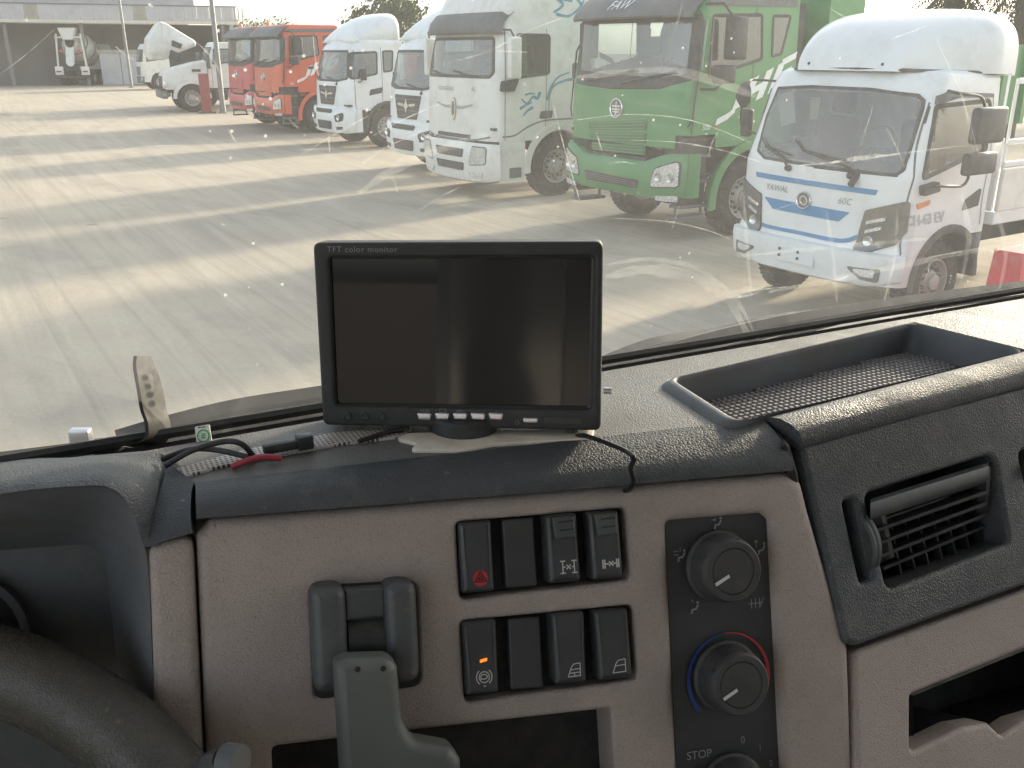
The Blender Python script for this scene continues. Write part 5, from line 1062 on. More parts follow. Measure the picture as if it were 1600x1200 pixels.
# ------------------------------------------------------------------ white light truck with blue stripes
EO = (2.75, 8.74, 0)
ce = Cab(EO, TRZ, .98, [(.38, -.03), (.44, .0), (.72, .0), (.76, -.03), (1.38, -.05), (1.48, -.08), (2.08, -.27), (2.17, -.33), (2.2, -.38)], .24, 2.6, -1.32, .42, 2.17, ((0, 1), (1.4, 1), (2.2, .93)))
lt = troot('light_truck', 'small white box nosed light truck with blue stripes and a bulging roof fairing', 'truck', EO, group=TG)
pm = M['wpaint']; fm = ce.front(); EX = -.80
E_ws = ce.pf([(1217, 136), (1268, 134), (1360, 138), (1436, 147), (1446, 156), (1444, 170), (1421, 245), (1412, 268), (1400, 276), (1360, 272), (1280, 262), (1194, 248), (1184, 236), (1198, 182)])
E_win = ce.ps([(1461, 163), (1546, 154), (1549, 170), (1541, 236), (1507, 251), (1438, 284)])
ce.shell(lt, pm, [shrink(E_ws, .015, .02)], [shrink(E_win, .035)], lambda x, z: (x-EX)**2+(z-.40)**2 < .50**2 or (x < EX and z < .8), ((0, 0), (.04, .015), (.07, .05), (.085, .12)))
gasket('windscreen_surround', fm, E_ws, M['blackp'], lt, .02, .03, .012); panel_mb(MB(), fm, shrink(E_ws, .015, .02), 0, .006, 0).build('windscreen', M['glass'], lt)
for y0, ya, yb in ((-.28, -.62, -.30), (.42, -.15, .35)):
    mb = MB(); mb.tube([fm(y0, 1.36, .03), fm(y0-.05, 1.42, .05), fm(ya, 1.52, .04)], .012, 6); w_ = mb.build('wiper', M['blackp'], lt)
    mb = MB(); mb.tube([fm(ya-.12, 1.6, .03), fm(ya, 1.52, .03), fm(yb, 1.47, .03)], .010, 6); mb.build('wiper_blade', M['blackp'], w_)
    mb = MB(); mb.lathe([(.03, 0), (.03, .04), (.015, .06), (0, .06)], fm(y0, 1.35, .0), (1, 0, .3), 12); mb.build('wiper_pivot', M['blackp'], w_)
pl = lambda nm, pts, m_, fil=.01, d=.006, t_=.01, par=None: panel(nm, fm, ce.pf(pts), m_, par or lt, fil, d, t_, .06)
pl('blue_stripe', [(1182, 268), (1372, 297), (1368, 305), (1183, 276)], M['bluestripe'], .002)
pl('blue_stripe', [(1195, 307), (1328, 332), (1310, 346), (1208, 326)], M['bluestripe'], .004)
ribbon('blue_stripe', fm, ce.pf([(1180, 338), (1192, 351), (1250, 364), (1312, 376), (1340, 370)]), .038, M['bluestripe'], lt, .006)
q = ce.pf([(1257, 313)])[0]; ring_emblem(lt, fm, q[0], q[1], .082, None, 1)
for s_, px_ in (('YAWAL', (1214, 294)), ('60C', (1320, 315))): q = ce.pf([px_])[0]; lettering('badge_lettering', s_, .085, lambda a, b_, h, q=q: fm(q[0]+a, q[1]+b_, .006), M['gtext'], lt, shear=.2)
rows = []; A = ce.pf([(1160, 358), (1180, 363), (1280, 387), (1396, 408)]); zt = .715
for q, d in ((0, -.05), (0, .02), (.06, .05), (.35, .06), (.55, .05), (.9, .045), (1, .02), (1, -.06)): rows.append([fm(y, .715*(1-q)+(.40+.07*abs(y/.97)**4)*q, d) for y in [-.965+1.93*i/32 for i in range(33)]])
mb = MB(); mb.grid(rows); bu = mb.build('bumper', pm, lt, 50)
panel('number_plate_blank', fm, [(-.22, .635), (.2, .635), (.2, .50), (-.22, .50)], M['wpaint'], bu, .01, .066, .01)
for y, z in ((-.2, .61), (-.2, .55), (.02, .61), (.02, .55)): mb = MB(); mb.lathe([(.013, 0), (.013, .01), (0, .012)], fm(y, z, .067), (1, 0, 0), 10); mb.build('plate_screw', M['blackp'], bu)
for sg in (1, -1):
    hp = [(sg*y, z) for y, z in ((.60, 1.07), (.95, 1.19), (.955, .92), (.90, .80), (.72, .72), (.55, .71))]
    h_ = panel('headlight', fm, hp, M['blackp'], lt, .03, .012, .02, .05)
    for z0, w_ in ((.98, .16), (.90, .14)): panel('light_bar', fm, [(sg*.63, z0), (sg*(.63+w_), z0+.05), (sg*(.63+w_), z0+.02), (sg*.63, z0-.03)], M['lamp'], h_, .005, .02, .008)
    mb = MB(); mb.lathe([(.05, 0), (.045, .012), (.02, .0), (0, -.004)], fm(sg*.67, .81, .016), (1, 0, 0), 16); mb.build('lamp_bowl', M['chrome'], h_); panel('headlight_lens', fm, hp, M['lampglass'], h_, .03, .026, .004, .05)
    fp = [(sg*y, z) for y, z in ((.52, .57), (.66, .59), (.84, .59), (.83, .46), (.68, .47))]; panel('fog_lamp_recess', fm, fp, M['greyp'], bu, .03, .054, .01); panel('fog_lamp', fm, [(sg*.58, .56), (sg*.80, .57), (sg*.79, .50), (sg*.68, .50)], M['lamp'], bu, .02, .06, .008)
    sm = ce.side(sg); window('door_window', ce, sm, E_win, lt, .05, .04)
    panel('turn_signal', sm, ce.ps([(1431, 319), (1452, 312), (1450, 320), (1433, 327)]), M['amber'], lt, .01, .015)
    panel('door_handle', sm, ce.ps([(1508, 312), (1533, 293), (1527, 321), (1502, 329)]), M['blackp'], lt, .02, .01)
    ribbon('door_joint', sm, ce.ps([(1452, 160), (1430, 240), (1418, 310), (1408, 370), (1398, 440)]), .010, M['greyp'], lt, .003); ribbon('door_joint', sm, ce.ps([(1552, 150), (1548, 230), (1536, 300), (1530, 350)]), .010, M['greyp'], lt, .003)
    panel('drip_moulding', sm, ce.ps([(1462, 150), (1480, 143), (1550, 146), (1550, 152), (1484, 152), (1460, 164)]), M['greyp'], lt, .006, .02); panel('pillar_vent', sm, ce.ps([(1450, 166), (1453, 166), (1445, 193), (1441, 193)]), M['blackp'], lt, .002, .01)
    if sg == 1: q = ce.ps([(1447, 343)])[0]; lettering('door_lettering', 'CH-63 EV', .13, lambda a, b_, h: ce.side(1)(q[0]-a, q[1]+b_, .005), M['ltext'], lt, shear=-.2, bold=.004)
    mb = MB(); mb.rbox(-.62, -.5, min(sg*1.08, sg*1.16), max(sg*1.08, sg*1.16), 1.62, 1.98, .03, 3) if False else None
arch('wheel_arch', ce, lt, EX, .40, .455, M['blackp'], .075, .012, -5, 180, dep=.25)
# mirrors: tall housing and a smaller one on a curved rod; round mirror on the far side
P_ = lambda pts, y: [(lambda c_, d_: c_+d_*((y-c_.y)/d_.y))(*ce.lray(p)) for p in pts]
u = P_([(1525, 168), (1564, 170), (1562, 218), (1520, 226)], 1.28); mb = MB(); xs = [p.x for p in u]; zs = [p.z for p in u]
mb.rbox(min(xs), max(xs), 1.24, 1.33, min(zs), max(zs), .035, 3); mi = mb.build('mirror', M['blackp'], lt)
u2 = P_([(1508, 240), (1549, 240), (1548, 270), (1509, 272)], 1.28); mb = MB(); xs2 = [p.x for p in u2]; zs2 = [p.z for p in u2]; mb.rbox(min(xs2), max(xs2), 1.25, 1.33, min(zs2), max(zs2), .03, 3); mb.build('wide_mirror', M['blackp'], lt)
mb = MB(); mb.tube(smooth_path(P_([(1482, 142)], 1.0)+P_([(1500, 146), (1530, 150), (1538, 162), (1538, 172)], 1.2)+P_([(1536, 245)], 1.27), 5), .013, 8); mb.build('mirror_arm', M['blackp'], mi)
mb = MB(); mb.tube(smooth_path(P_([(1442, 296)], .99)+P_([(1462, 291), (1500, 291), (1511, 282), (1514, 270)], 1.22), 5), .013, 8); mb.build('mirror_arm', M['blackp'], mi)
panel('mirror_mount', ce.side(1), ce.ps([(1435, 290), (1460, 283), (1462, 298), (1437, 306)]), M['blackp'], lt, .02, .05, .06)
rm = fm(-1.0, 2.0, .0)+V((.12, -.22, -.02)); mb = MB(); mb.lathe([(.0, -.06), (.08, -.05), (.125, -.01), (.13, .01), (.12, .015)], rm, (-.3, .1, 0), 28); ro = mb.build('round_mirror', M['blackp'], lt); mb = MB(); mb.lathe([(.121, .012), (0, .02)], rm, (-.3, .1, 0), 28); mb.build('mirror_glass', M['chrome'], ro)
mb = MB(); mb.tube(smooth_path([ce.side(-1)(-.45, 2.12, 0), rm+V((-.2, -.05, .14)), rm+V((-.05, 0, .12)), rm], 5), .012, 6); mb.build('mirror_arm', M['blackp'], ro); mb = MB(); mb.tube(smooth_path([ce.side(-1)(-.35, 1.6, 0), rm+V((-.1, -.1, -.3)), rm], 5), .012, 6); mb.build('mirror_arm', M['blackp'], ro)
mb = MB(); mb.rbox(rm.x-.12, rm.x-.03, rm.y-.06, rm.y+.06, rm.z-.42, rm.z-.14, .03, 3); mb.build('wide_mirror', M['blackp'], lt)
# notices inside the windscreen
for pts, mm in (([(1212, 146), (1236, 140), (1240, 190), (1217, 196)], 'paper'), ([(1264, 151), (1279, 151), (1274, 185), (1262, 185)], 'yellow_note')):
    q = ce.pf(pts); mb = MB(); mb.poly([fm(y, z, -.03) for y, z in q]); mb.build('paper_notice', M[mm], lt)
interior(lt, ce, .9, 1.2, -.72)
# roof fairing
rows = []
for i in range(21):
    q = i/20; x = -.30-1.12*q; h = .56*(1-(1-q)**2.6)**.62; wv = .50+.46*min(1, q*1.25)**.75; zb = 2.235-.03*q
    rows.append([V((x, wv*math.copysign(abs(sin(a))**.55, sin(a)), zb+h*max(0, cos(a))**.5)) for a in [-pi/2+pi*j/30 for j in range(31)]])
rows.append([p+V((-.04, 0, -.01)) for p in rows[-1]]); mb = MB(); mb.grid(rows); mb.poly(rows[-1], False); fa = mb.build('roof_fairing', pm, lt, 60)
for sg in ():
    mb = MB(); mb.grid([[V((x, sg*(.9+.03*k), 2.42+.05*k+.04*(-x-.6))) for x in (-.55, -.9, -1.34)] for k in (0, 1)]+[[V((x, sg*.93, 2.55+.04*(-x-.6))) for x in (-.55, -.9, -1.34)], [V((x, sg*.86, 2.6+.04*(-x-.6))) for x in (-.55, -.9, -1.34)]]); mb.build('fairing_ledge', pm, fa, 60)
mb = MB(); mb.tube(smooth_path([V((-.62, -.8, 2.235)), V((-.38, -.58, 2.245)), V((-.33, -.3, 2.25)), V((-.32, .3, 2.25)), V((-.38, .58, 2.245)), V((-.62, .8, 2.235)), V((-1.35, .93, 2.215))], 4), .016, 6); mb.build('fairing_seal', M['blackp'], fa)
for y in (-.4, .4): mb = MB(); mb.lathe([(.014, 0), (.014, .012), (0, .014)], (-.33, y, 2.29), (1, 0, .3), 10); mb.build('fairing_bolt', M['blackp'], fa)
front_axle(lt, EX, .38, .80, .22, 'wheel', .3)
for y in (-.35, .35): mb = MB(); mb.box(-4.6, -.3, y-.04, y+.04, .52, .70); mb.build('chassis_rail', M['chassis'], lt)
for sg in (1, -1): wheel(lt, -3.6, sg*.72, .38, .4, sg)
# stake bed behind the cab
mb = MB(); mb.rbox(-4.9, -1.45, -1.0, 1.0, .86, .98, .01, 1); bed = mb.build('load_bed', pm, lt)
for sg in (1, -1): mb = MB(); mb.rbox(-4.9, -1.46, min(sg*.98, sg*1.02), max(sg*.98, sg*1.02), .985, 1.38, .01, 1); mb.build('drop_side', M['cream_paint'], bed)
for sg in (1, -1):
    for z in (1.42, 1.62, 2.15): mb = MB(); mb.rbox(-4.9, -1.46, min(sg*.985, sg*1.015), max(sg*.985, sg*1.015), z-.025, z+.025, .006, 1); mb.build('rail', pm, bed)
    for k in range(6): x = -1.50-k*.66; mb = MB(); mb.rbox(x-.025, x+.025, min(sg*.97, sg*.983), max(sg*.97, sg*.983), .985, 2.17, .004, 1); mb.build('post', pm, bed)
mb = MB(); mb.rbox(-1.49, -1.45, -.96, .96, .985, 1.65, .006, 1); mb.build('headboard', pm, bed)

# ------------------------------------------------------------------ bonneted white lorry
def conv_truck(root, pm, hood_up=False):
    W = 1.15
    sec = lambda x, w, z0, z1, r=.12: [V((x, y, z)) for y, z in [(-w, z0), (-w, z1-r), (-w+r*.3, z1-r*.3), (-w+r, z1), (0, z1+.03), (w-r, z1), (w-r*.3, z1-r*.3), (w, z1-r), (w, z0)]]
    if not hood_up:
        mb = MB(); rows = [sec(.0, .80, .95, 1.45), sec(-.08, .88, .9, 1.6), sec(-.6, .9, .9, 1.78), sec(-1.3, .95, .9, 1.95), sec(-1.75, 1.0, .9, 2.02)]; mb.grid(rows); mb.poly(rows[0]); mb.build('bonnet', pm, root, 40)
        mb = MB(); mb.prism([(.01, -.62, 1.0), (.01, .62, 1.0), (-.02, .66, 1.42), (-.02, -.66, 1.42)], (.03, 0, 0)); mb.build('grille', M['chrome'], root)
        for sg in (1, -1):
            mb = MB(); mb.rbox(-.12, .03, min(sg*.6, sg*.98), max(sg*.6, sg*.98), 1.0, 1.24, .05, 3); mb.build('headlight', M['lamp'], root)
            A = []
            for rr, dd in ((.62, .86), (.72, .9), (.76, 1.02), (.75, 1.18), (.62, 1.2)): A.append([V((-1.05+rr*cos(R(a))*1.02, sg*dd, .55+rr*sin(R(a))*.95)) for a in range(0, 181, 12)])
            mb = MB(); mb.grid(A); mb.build('wing', pm, root, 50)
            mb = MB(); mb.rbox(-1.5, -1.15, min(sg*.94, sg*1.0), max(sg*.94, sg*1.0), 1.6, 1.7, .02, 2); mb.build('bonnet_vent', M['blackp'], root)
    mb = MB(); mb.rbox(-.1, .16, -1.1, 1.1, .55, .85, .06, 3); mb.build('bumper', M['greyp'], root)
    c = Cab((0, 0, 0), 0, 1.1, [(.6, 0), (1.9, 0), (2.6, -.3), (2.7, -.4)], .22, 2.6, -1.55, .95, 2.66, ((0, 1), (1.9, 1), (2.7, .94)))
    grp = bpy.data.objects.new('cab', None)
    ws = [(-.85, 2.56), (.85, 2.56), (.98, 1.98), (-.98, 1.98)]; wi = [(-.38, 2.5), (-1.1, 2.5), (-1.1, 1.95), (-.28, 1.88)]
    sh = c.shell(root, pm, [shrink(ws, .02)], [shrink(wi, .03)]); sh.location.x = -1.7
    for o in (gasket('windscreen_surround', c.front(), ws, M['blackp'], sh, .06, .05), panel_mb(MB(), c.front(), shrink(ws, .02), 0, .006, 0).build('windscreen', M['glass'], sh)): pass
    for sg in (1, -1):
        window('door_window', c, c.side(sg), wi, sh, .05, .045); panel('door_handle', c.side(sg), [(-1.05, 1.5), (-1.15, 1.5), (-1.15, 1.68), (-1.05, 1.68)], M['blackp'], sh, .02, .015); ribbon('door_joint', c.side(sg), [(-.22, 1.0), (-.24, 2.5)], .014, M['greyp'], sh, .003); ribbon('door_joint', c.side(sg), [(-1.22, 1.0), (-1.22, 2.5)], .014, M['greyp'], sh, .003)
        mb = MB(); mb.rbox(-3.1, -2.0, min(sg*.6, sg*1.1), max(sg*.6, sg*1.1), .45, .93, .06, 3); mb.build('fuel_tank', M['blackp'], root)
        mb = MB(); mb.rbox(-.15, .0, min(sg*1.25, sg*1.45), max(sg*1.25, sg*1.45), 1.75, 2.35, .04, 2); mi_ = mb.build('mirror', M['greyp'], sh); mb = MB(); mb.tube([(-.2, sg*1.08, 1.75), (-.08, sg*1.3, 1.72)], .02, 6); mb.build('mirror_arm', M['blackp'], mi_)
    mb = MB(); mb.box(-1.5, .0, -1.0, 1.0, 1.15, 1.2); mb.build('cab_floor', M['blackp'], sh)
    for y in (-.5, .5): mb = MB(); mb.rbox(-1.1, -.95, y-.25, y+.25, 1.5, 2.25, .05, 2); mb.build('seat', M['seat'], sh)
    front_axle(root, -1.05, .56, .98, .32, 'wheel', .1); chassis(root, .1, -7.5, .9, (-5.6, -6.9), None)
co_ = onz(303, 175, 0); CRZ = R(206); d_ = V((cos(CRZ), sin(CRZ), 0)); l_ = V((-sin(CRZ), cos(CRZ), 0)); CVO = co_ + d_*1.05 - l_*.98
cv = thing('bonneted_truck', 'white lorry with a long bonnet and big black front tyre beside the lamp post', 'truck', CVO, CRZ, TG); conv_truck(cv, M['cream_paint'])
mb = MB(); mb.rbox(-1.25, -1.2, 1.22, 1.26, .1, 1.3, .01, 1)
bd_ = thing('red_board', 'narrow red board leaning upright by the bonneted lorry door', 'board', onz(324, 177, 0), CRZ)
mb = MB(); mb.rbox(-.2, .2, -.03, .03, 0, 1.55, .01, 1); mb.build('board_face', paint('faded red board', (.28, .05, .05), .6), bd_); mb = MB(); mb.rbox(-.35, .35, -.12, .12, .0, .06, .01, 1); mb.build('board_foot', M['chassis'], bd_)
# second bonneted lorry beyond it, bonnet tipped open
U0 = CVO - l_*3.3 - d_*1.0; U0.z = 0
cu_ = thing('open_bonnet_truck', 'white lorry with its bonnet tipped forward, behind the bonneted lorry', 'truck', U0, CRZ, TG); conv_truck(cu_, M['cream_paint'], True)
sec2 = lambda x, w, z0, z1: [V((x, y, z)) for y, z in [(-w, z0), (-w, z1-.16), (-w+.05, z1-.05), (-w+.16, z1), (0, z1+.05), (w-.16, z1), (w-.05, z1-.05), (w, z1-.16), (w, z0)]]
UM = Matrix.Translation(U0) @ Matrix.Rotation(CRZ, 4, 'Z'); UI = UM.inverted()
def upx(x, y, yl): c_ = UI @ CAM; d2 = UI.to_3x3() @ ray(x, y); return c_+d2*((yl-c_.y)/d2.y)
bp_ = round_poly([(p.x, p.z) for p in [upx(200+x/7.06, 20+y/7.06, .98) for x, y in ((225, 280), (355, 92), (420, 110), (748, 310), (762, 365), (600, 430), (400, 525), (270, 520), (215, 440))]], .12)
mb = MB(); rr_ = [(ccw(bp_), .80), (ccw(bp_), -.80)]; lo = inset(ccw(bp_), .14); mb.grid([[V((x, y_, z)) for x, z in lp_+lp_[:1]] for lp_, y_ in ((lo, .98), (inset(ccw(bp_), .04), .93), (ccw(bp_), .80), (ccw(bp_), -.80), (inset(ccw(bp_), .04), -.93), (lo, -.98))]); mb.poly([V((x, .98, z)) for x, z in lo]); mb.poly([V((x, -.98, z)) for x, z in lo]); bo = mb.build('raised_bonnet', M['cream_paint'], cu_, 45)
for q in ([(485, 300), (600, 345), (580, 400), (480, 365)], [(470, 405), (580, 455), (560, 550), (450, 500)]):
    P5 = [upx(200+x/7.06, 20+y/7.06, .985) for x, y in q]; mb = MB(); mb.prism(P5, (0, .02, 0)); mb.build('bonnet_vent', M['blackp'], bo)
mb = MB(); mb.rbox(-1.3, -.2, -.45, .45, .75, 1.6, .1, 2); mb.build('engine', M['chassis'], cu_)
mb = MB(); mb.rbox(-4.6, -3.25, -1.1, 1.1, 1.0, 3.1, .12, 3); mb.build('sleeper_box', M['cream_paint'], cu_); mb = MB(); mb.prism([(-3.2, -1, 2.75), (-4.6, -1, 2.75), (-4.6, -1, 3.5), (-4.3, -1, 3.5)], (0, 2, 0)); mb.build('roof_deflector', M['cream_paint'], cu_)
# third white cab at the head of that row
V0 = onz(222, 141, 0)+l_*-1.0
cw = thing('white_cab_truck', 'white lorry seen nose on at the far end, left of the open bonnet', 'truck', V0, R(212), TG)
c5 = Cab((0, 0, 0), 0, 1.15, [(.4, 0), (1.7, -.03), (2.6, -.25), (2.8, -.4)], .3, 2.6, -1.8, .5, 2.75, ((0, 1), (1.7, 1), (2.8, .95)))
ws = [(-.85, 2.5), (.85, 2.5), (1.0, 1.75), (-1.0, 1.75)]; wi = [(-.42, 2.45), (-1.1, 2.45), (-1.1, 1.85), (-.36, 1.75)]
c5.shell(cw, M['cream_paint'], [shrink(ws, .02)], [shrink(wi, .03)], lambda x, z: (x+1.1)**2+(z-.5)**2 < .6**2); gasket('windscreen_surround', c5.front(), ws, M['blackp'], cw, .06, .05); panel_mb(MB(), c5.front(), shrink(ws, .02), 0, .006, 0).build('windscreen', M['glass'], cw); panel('grille', c5.front(), [(-.6, 1.45), (.6, 1.45), (.5, .9), (-.5, .9)], M['greyp'], cw, .05, .012); panel('bumper', c5.front(), [(-1.05, .85), (1.05, .85), (1.0, .42), (-1.0, .42)], M['greyp'], cw, .04, .05, .08)
for sg in (1, -1): window('door_window', c5, c5.side(sg), wi, cw, .05, .045); panel('headlight', c5.front(), [(sg*.62, .78), (sg*.92, .8), (sg*.9, .6), (sg*.64, .58)], M['lamp'], cw, .03, .06)
front_axle(cw, -1.1, .5, .98, .3); chassis(cw, -.1, -6, .85, (-4.5,))

# ------------------------------------------------------------------ concrete mixer lorry seen from behind
MO = onz(117, 134, 0); mx = thing('mixer_truck', 'white concrete mixer lorry seen from behind in front of the warehouse', 'truck', MO, R(97), TG)
dr = [(.35, -.25), (.55, -.1), (.62, .1), (1.0, .9), (1.16, 1.6), (1.16, 2.6), (.9, 3.6), (.5, 4.1), (0, 4.15)]
mb = MB(); ax_ = V((1, 0, -.21)).normalized(); mb.lathe(dr, (.55, 0, 2.95), ax_, 36); dm = mb.build('drum', M['cream_paint'], mx, 40)
for k in range(2):
    mb = MB(); pts = []
    for i in range(60):
        s_ = i/59*3.2+.2; a = i/59*2*pi*1.6+k*pi; rr = interp([(h, r_) for r_, h in sorted(dr, key=lambda q: q[1])], s_)+.012; u = V((.21, 0, 1)).normalized(); v = V((0, 1, 0)); pts.append(V((.55, 0, 2.95))+ax_*s_+(u*cos(a)+v*sin(a))*rr)
    mb.tube(pts, .05, 5); mb.build('spiral_band', M['greyp'], dm)
mb = MB(); mb.prism([(-.1, -.6, 4.0), (-.1, .6, 4.0), (-.1, .35, 3.2), (-.1, -.35, 3.2)], (.7, 0, -.05)); mb.build('hopper', M['cream_paint'], mx)
for sg in (1, -1):
    mb = MB(); mb.tube([(.1, sg*1.0, 1.2), (.2, sg*.85, 3.6)], .07, 6); mb.build('rear_post', M['cream_paint'], mx); mb = MB(); mb.rbox(-.1, .05, min(sg*.62, sg*1.2), max(sg*.62, sg*1.2), .75, 1.35, .04, 2); mb.build('mudguard', M['cream_paint'], mx)
    mb = MB(); mb.rbox(-.14, -.1, min(sg*.75, sg*1.1), max(sg*.75, sg*1.1), .95, 1.06, .02, 2); mb.build('tail_light', M['redlens'], mx); mb = MB(); mb.rbox(-.02, .03, min(sg*.5, sg*.75), max(sg*.5, sg*.75), 2.3, 2.5, .02, 2); mb.build('tail_light', M['redlens'], mx)
mb = MB(); A = [[V((.25-.5*q, .30*cos(a), 2.9-1.25*q+.3*sin(a))) for a in [pi+pi*j/10 for j in range(11)]] for q in (0, .3, .6, 1)]; mb.grid(A); mb.build('chute', M['cream_paint'], mx)
mb = MB(); mb.rbox(-.06, .02, -1.2, 1.2, .52, .68, .02, 2); mb.build('rear_bar', M['chassis'], mx)
mb = MB(); mb.tube([(.15, -.95, 3.35), (.15, .95, 3.35)], .07, 6); mb.build('cross_beam', M['cream_paint'], mx)
chassis(mx, 7.4, .0, .95, (1.2, 2.6), None); mb = MB(); mb.rbox(5.6, 7.4, -1.2, 1.2, 1.0, 2.95, .12, 3); mb.build('cab_body', M['cream_paint'], mx); front_axle(mx, 6.3)

# ------------------------------------------------------------------ warehouse
M['wh_wall'] = paint('pale lilac sheet cladding', (.43, .43, .45), .6, var=.06, scale=.6, dirt=(.36, .35, .34)); M['wh_para'] = paint('light sheet parapet', (.5, .5, .52), .55, var=.05, scale=.6, dirt=(.4, .39, .37)); M['wh_dark'] = paint('dark trim and shade toned wall', (.17, .17, .175), .8, var=.15, scale=.5); M['wh_tan'] = paint('weathered skylight sheet', (.36, .34, .29), .6, var=.1); M['wh_door'] = paint('pale door leaf', (.46, .46, .48), .55, var=.05, scale=.8, dirt=(.38, .37, .36)); M['fascia'] = paint('pale eave trim', (.6, .57, .5), .6, var=.06)  # the dark wall tone also holds the shade under the canopy
A0 = V((-46, 65.5, 0)); A1 = V((-21.2, 76.5, 0)); dw = (A1-A0); LW = dw.length; WRZ = atan2(dw.y, dw.x)
wh = thing('warehouse', 'long grey warehouse with a deep shaded canopy and sheet metal parapet', 'building', A0, WRZ)
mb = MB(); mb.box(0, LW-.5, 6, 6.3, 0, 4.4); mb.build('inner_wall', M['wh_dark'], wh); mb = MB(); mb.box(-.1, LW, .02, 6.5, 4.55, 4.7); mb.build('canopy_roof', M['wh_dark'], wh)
mb = MB(); mb.box(LW-.5, LW-.2, .3, 6.5, 0, 4.55); mb.build('end_wall', M['wh_wall'], wh)
mb = MB(); mb.box(-.1, LW+.1, -.12, .0, 4.32, 4.55); mb.build('eave_trim', M['fascia'], wh)
x = 0
k = 0
while x < LW:
    w_ = .9; m_ = M['wh_tan'] if k % 8 == 6 else M['wh_para']; mb = MB(); mb.box(x, min(LW, x+w_-.03), -.1, -.02, 4.56, 5.55)
    mb.box(x+.3, x+.38, -.14, -.1, 4.56, 5.55); mb.box(x+.6, x+.68, -.14, -.1, 4.56, 5.55); mb.build('parapet_sheet', m_, wh); x += w_; k += 1
mb = MB(); mb.box(-.1, LW+.1, -.16, .0, 5.551, 5.63); mb.build('parapet_cap', M['wh_dark'], wh)
mb = MB(); mb.box(-6, LW-2.2, 7, 24, 4.6, 9.5); mb.build('upper_wall', M['wh_wall'], wh); mb = MB(); mb.box(-6.2, LW-2.0, 6.7, 24.3, 9.5, 9.75); mb.build('roof', M['wh_para'], wh)
mb = MB(); mb.box(LW*.47, LW*.47+2.6, 6.9, 6.98, 6.6, 7.2); mb.build('louvre_vent', M['wh_dark'], wh)
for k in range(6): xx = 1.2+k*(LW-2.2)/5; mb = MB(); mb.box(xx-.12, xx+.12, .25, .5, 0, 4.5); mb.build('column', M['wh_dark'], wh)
q0 = onz(165, 137, 0)-A0; u0 = q0.dot(dw.normalized())
for k in range(2): mb = MB(); mb.rbox(u0+k*1.45, u0+k*1.45+1.41, 1.0, 1.1, .02, 2.2, .01, 1); mb.build('door_leaf', M['wh_door'], wh)
mb = MB(); mb.box(u0-.1, u0+3.0, 1.0, 1.1, 2.21, 2.5); mb.build('door_header', M['wh_tan'], wh)

# ------------------------------------------------------------------ poles, barrier
M['galv'] = paint('galvanised pole', (.2, .205, .21), .5, metal=.4, var=.12, scale=3)
lp = thing('lamp_post', 'grey steel lamp post standing in front of the bonneted lorry door', 'lamp post', onz(349, 177, 0))
mb = MB(); mb.tube([(0, 0, 0), (-.02, 0, 4), (-.06, 0, 8.5)], [.11, .09, .06], 12); mb.build('post', M['galv'], lp); mb = MB(); mb.lathe([(.2, 0), (.2, .03), (.13, .06), (.12, .3)], (0, 0, 0), (0, 0, 1), 14); mb.build('base_flange', M['galv'], lp); mb = MB(); mb.tube([(-.06, 0, 8.4), (-.3, 0, 8.8), (-1.2, 0, 8.95)], .04, 8); mb.build('lamp_arm', M['galv'], lp); mb = MB(); mb.rbox(-1.75, -1.15, -.13, .13, 8.9, 9.02, .04, 2); mb.build('lamp_head', M['greyp'], lp)
ut = thing('utility_pole', 'thin grey pole standing before the warehouse left of the lorries', 'pole', onz(206, 137, 0)); mb = MB(); mb.tube([(0, 0, 0), (-.1, 0, 9)], [.1, .07], 10); mb.build('post', M['galv'], ut); mb = MB(); mb.lathe([(.22, 0), (.22, .04), (.12, .08)], (0, 0, 0), (0, 0, 1), 12); mb.build('base_flange', M['galv'], ut)
BO = onz(1597, 388, .95); BO.z = 0
ba = thing('red_barrier', 'red block partly in view at the right edge beside the light truck', 'barrier', BO, R(35)); M['barrier'] = paint('faded red plastic', (.55, .05, .06), .5, var=.12, scale=3, dirt=(.5, .2, .17))
mb = MB(); prof = [(-.25, 0), (-.25, .22), (-.15, .32), (-.11, .95), (.11, .95), (.15, .32), (.25, .22), (.25, 0)]; mb.prism([(-.2, y, z) for y, z in prof], (1.4, 0, 0)); mb.build('barrier_body', M['barrier'], ba); mb = MB(); mb.rbox(.15, .4, -.16, .16, .55, .8, .02, 2); mb.build('barrier_band', M['blackp'], ba)

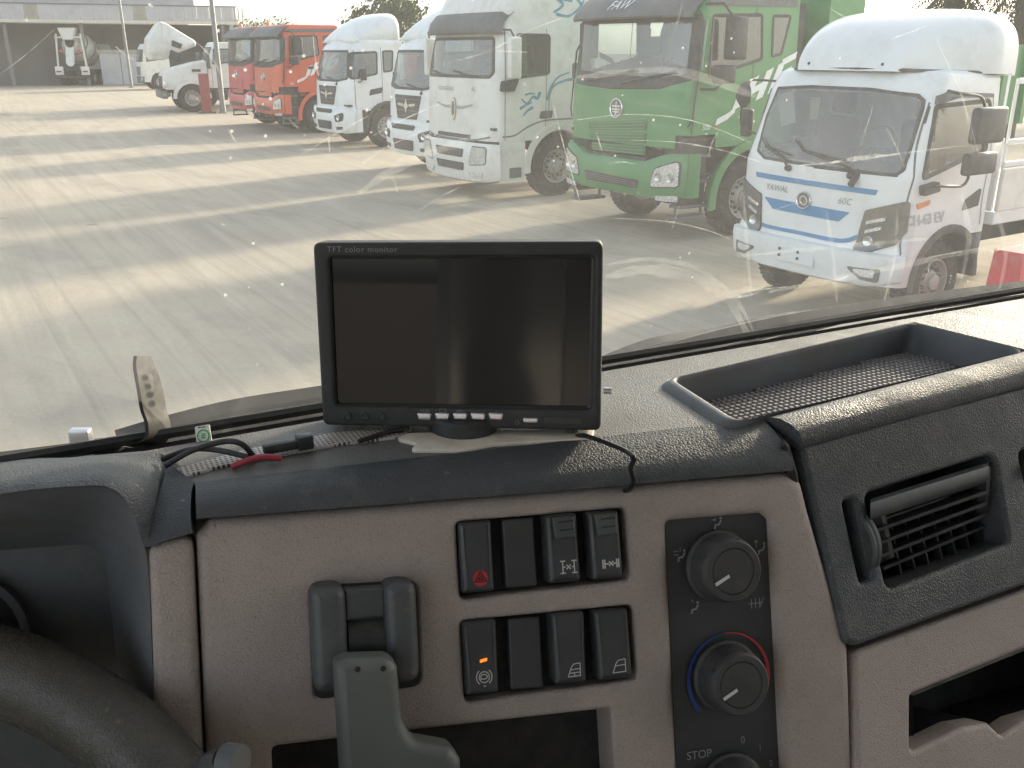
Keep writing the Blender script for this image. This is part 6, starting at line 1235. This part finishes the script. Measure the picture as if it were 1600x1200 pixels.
# ------------------------------------------------------------------ trees
def leafmat(name, a, b_):
    m, t, b = newmat(name); oi = N(t, 'ObjectInfo'); n1 = noise(t, coords(t), 1.1, 4); c_ = ramp(t, n1, .3, a, .7, b_); t.links.new(c_, b.inputs['Base Color']); b.inputs['Roughness'].default_value = .6
    tl = N(t, 'BsdfTranslucent'); t.links.new(c_, tl.inputs[0]); ms = N(t, 'MixShader'); ms.inputs[0].default_value = .3; t.links.new(b.outputs[0], ms.inputs[1]); t.links.new(tl.outputs[0], ms.inputs[2]); t.links.new(ms.outputs[0], t.nodes['Material Output'].inputs[0]); return m
M['leaf'] = leafmat('dusty green leaves', (.035, .055, .022), (.085, .11, .05)); M['frond'] = leafmat('palm frond', (.035, .05, .02), (.075, .09, .04)); M['bark'] = paint('bark', (.12, .095, .07), .9, var=.3, scale=6)
def tree(label, base, h, rx, rz_, n=2600, trunk=.16):
    o = thing('broadleaf_tree', label, 'tree', base); mb = MB(); rnd = random.Random(int(base.x*10)); cz_ = h-rz_; lim = []
    mb.tube([(0, 0, 0), (.1, .05, cz_*.5), (.05, 0, cz_)], [trunk, trunk*.8, trunk*.55], 10)
    for k in range(7):
        a = k*2.4; e = V((cos(a)*rx*.65, sin(a)*rx*.65, cz_+rz_*rnd.uniform(-.2, .6))); mb.tube([(0.05, 0, cz_*.85), (e.x*.5, e.y*.5, (cz_*.85+e.z)/2+.2), e], [trunk*.4, trunk*.25, .03], 6); lim.append(e)
    mb.build('trunk', M['bark'], o); mb = MB(); cl = [V((rnd.gauss(0, .5)*rx, rnd.gauss(0, .5)*rx, cz_+rnd.gauss(0, .45)*rz_)) for k in range(26)]+lim
    cl = [p for p in cl if (p.x/rx)**2+(p.y/rx)**2+((p.z-cz_)/rz_)**2 < 1.05]
    for k in range(n):
        c_ = rnd.choice(cl); p = c_+V((rnd.gauss(0, 1), rnd.gauss(0, 1), rnd.gauss(0, .8)))*rx*.19; s_ = rnd.uniform(.09, .2); u = V((rnd.gauss(0, 1), rnd.gauss(0, 1), rnd.gauss(0, .6))).normalized(); v = u.orthogonal().normalized(); w = u.cross(v); mb.add([p-v*s_, p+w*s_*.45, p+v*s_, p-w*s_*.45], [(0, 1, 2, 3)], False)
    mb.build('crown', M['leaf'], o); return o
def gpos(x, dist, yy=600): d = ray(x, yy); d.z = 0; d.normalize(); p = d*dist; return V((p.x, p.y, 0))
tree('green tree rising behind the roof deflector of the white tractor', gpos(624, 52), 6.3, 2.0, 2.3)
tree('small distant tree showing left above the orange red lorry', gpos(428, 105), 5.6, 2.2, 1.6, 1200); tree('distant tree showing right above the orange red lorry roof', gpos(475, 108), 5.6, 2.6, 1.6, 1200)
def palm(label, base, h, seed, n=34, L=2.6):
    o = thing('palm_tree', label, 'palm', base, 0, 'palms behind the light truck'); rnd = random.Random(seed); mb = MB(); mb.tube([(0, 0, 0), (.05, .02, h*.5), (.0, .05, h)], [.3, .24, .22], 12)
    mb.build('trunk', M['bark'], o); fr = MB()
    for k in range(n):
        a = k*2.39996; el = R(75-130*(k/n)+rnd.uniform(-8, 8)); d = V((cos(a)*cos(el), sin(a)*cos(el), sin(el))); p = V((0, 0.05, h)); pts = [p.copy()]
        for i in range(9): p = p+d*L/9; d = (d+V((0, 0, -.13))).normalized(); pts.append(p.copy())
        fr.tube(pts, [.025-.002*i for i in range(10)], 4)
        for i in range(1, 10):
            for q in (0, .5):
                b0 = pts[i-1].lerp(pts[i], q); tdir = (pts[i]-pts[i-1]).normalized(); sd = tdir.cross(V((0, 0, 1))).normalized()
                for sg in (1, -1):
                    ll = .55*sin(pi*(i+q)/11)+.12; tip = b0+(sd*sg*.75+tdir*.55+V((0, 0, -.35))).normalized()*ll*rnd.uniform(.85, 1.1); wv = tdir*.022; fr.add([b0-wv, b0+wv, tip], [(0, 1, 2)], False)
    fr.build('fronds', M['frond'], o); return o
palm('palm crown in the upper right corner, leftmost behind the fairing', gpos(1402, 27), 3.9, 1, 60, 1.7); palm('palm crown behind the middle of the fairing top', gpos(1500, 30), 4.2, 2, 60, 2.2); palm('palm crown at the right edge behind the fairing', gpos(1585, 27), 4.1, 3, 60, 2.2)
tree('dense green tree behind the palms at the right edge', gpos(1640, 42), 5.6, 3.2, 2.6, 2600, .2)
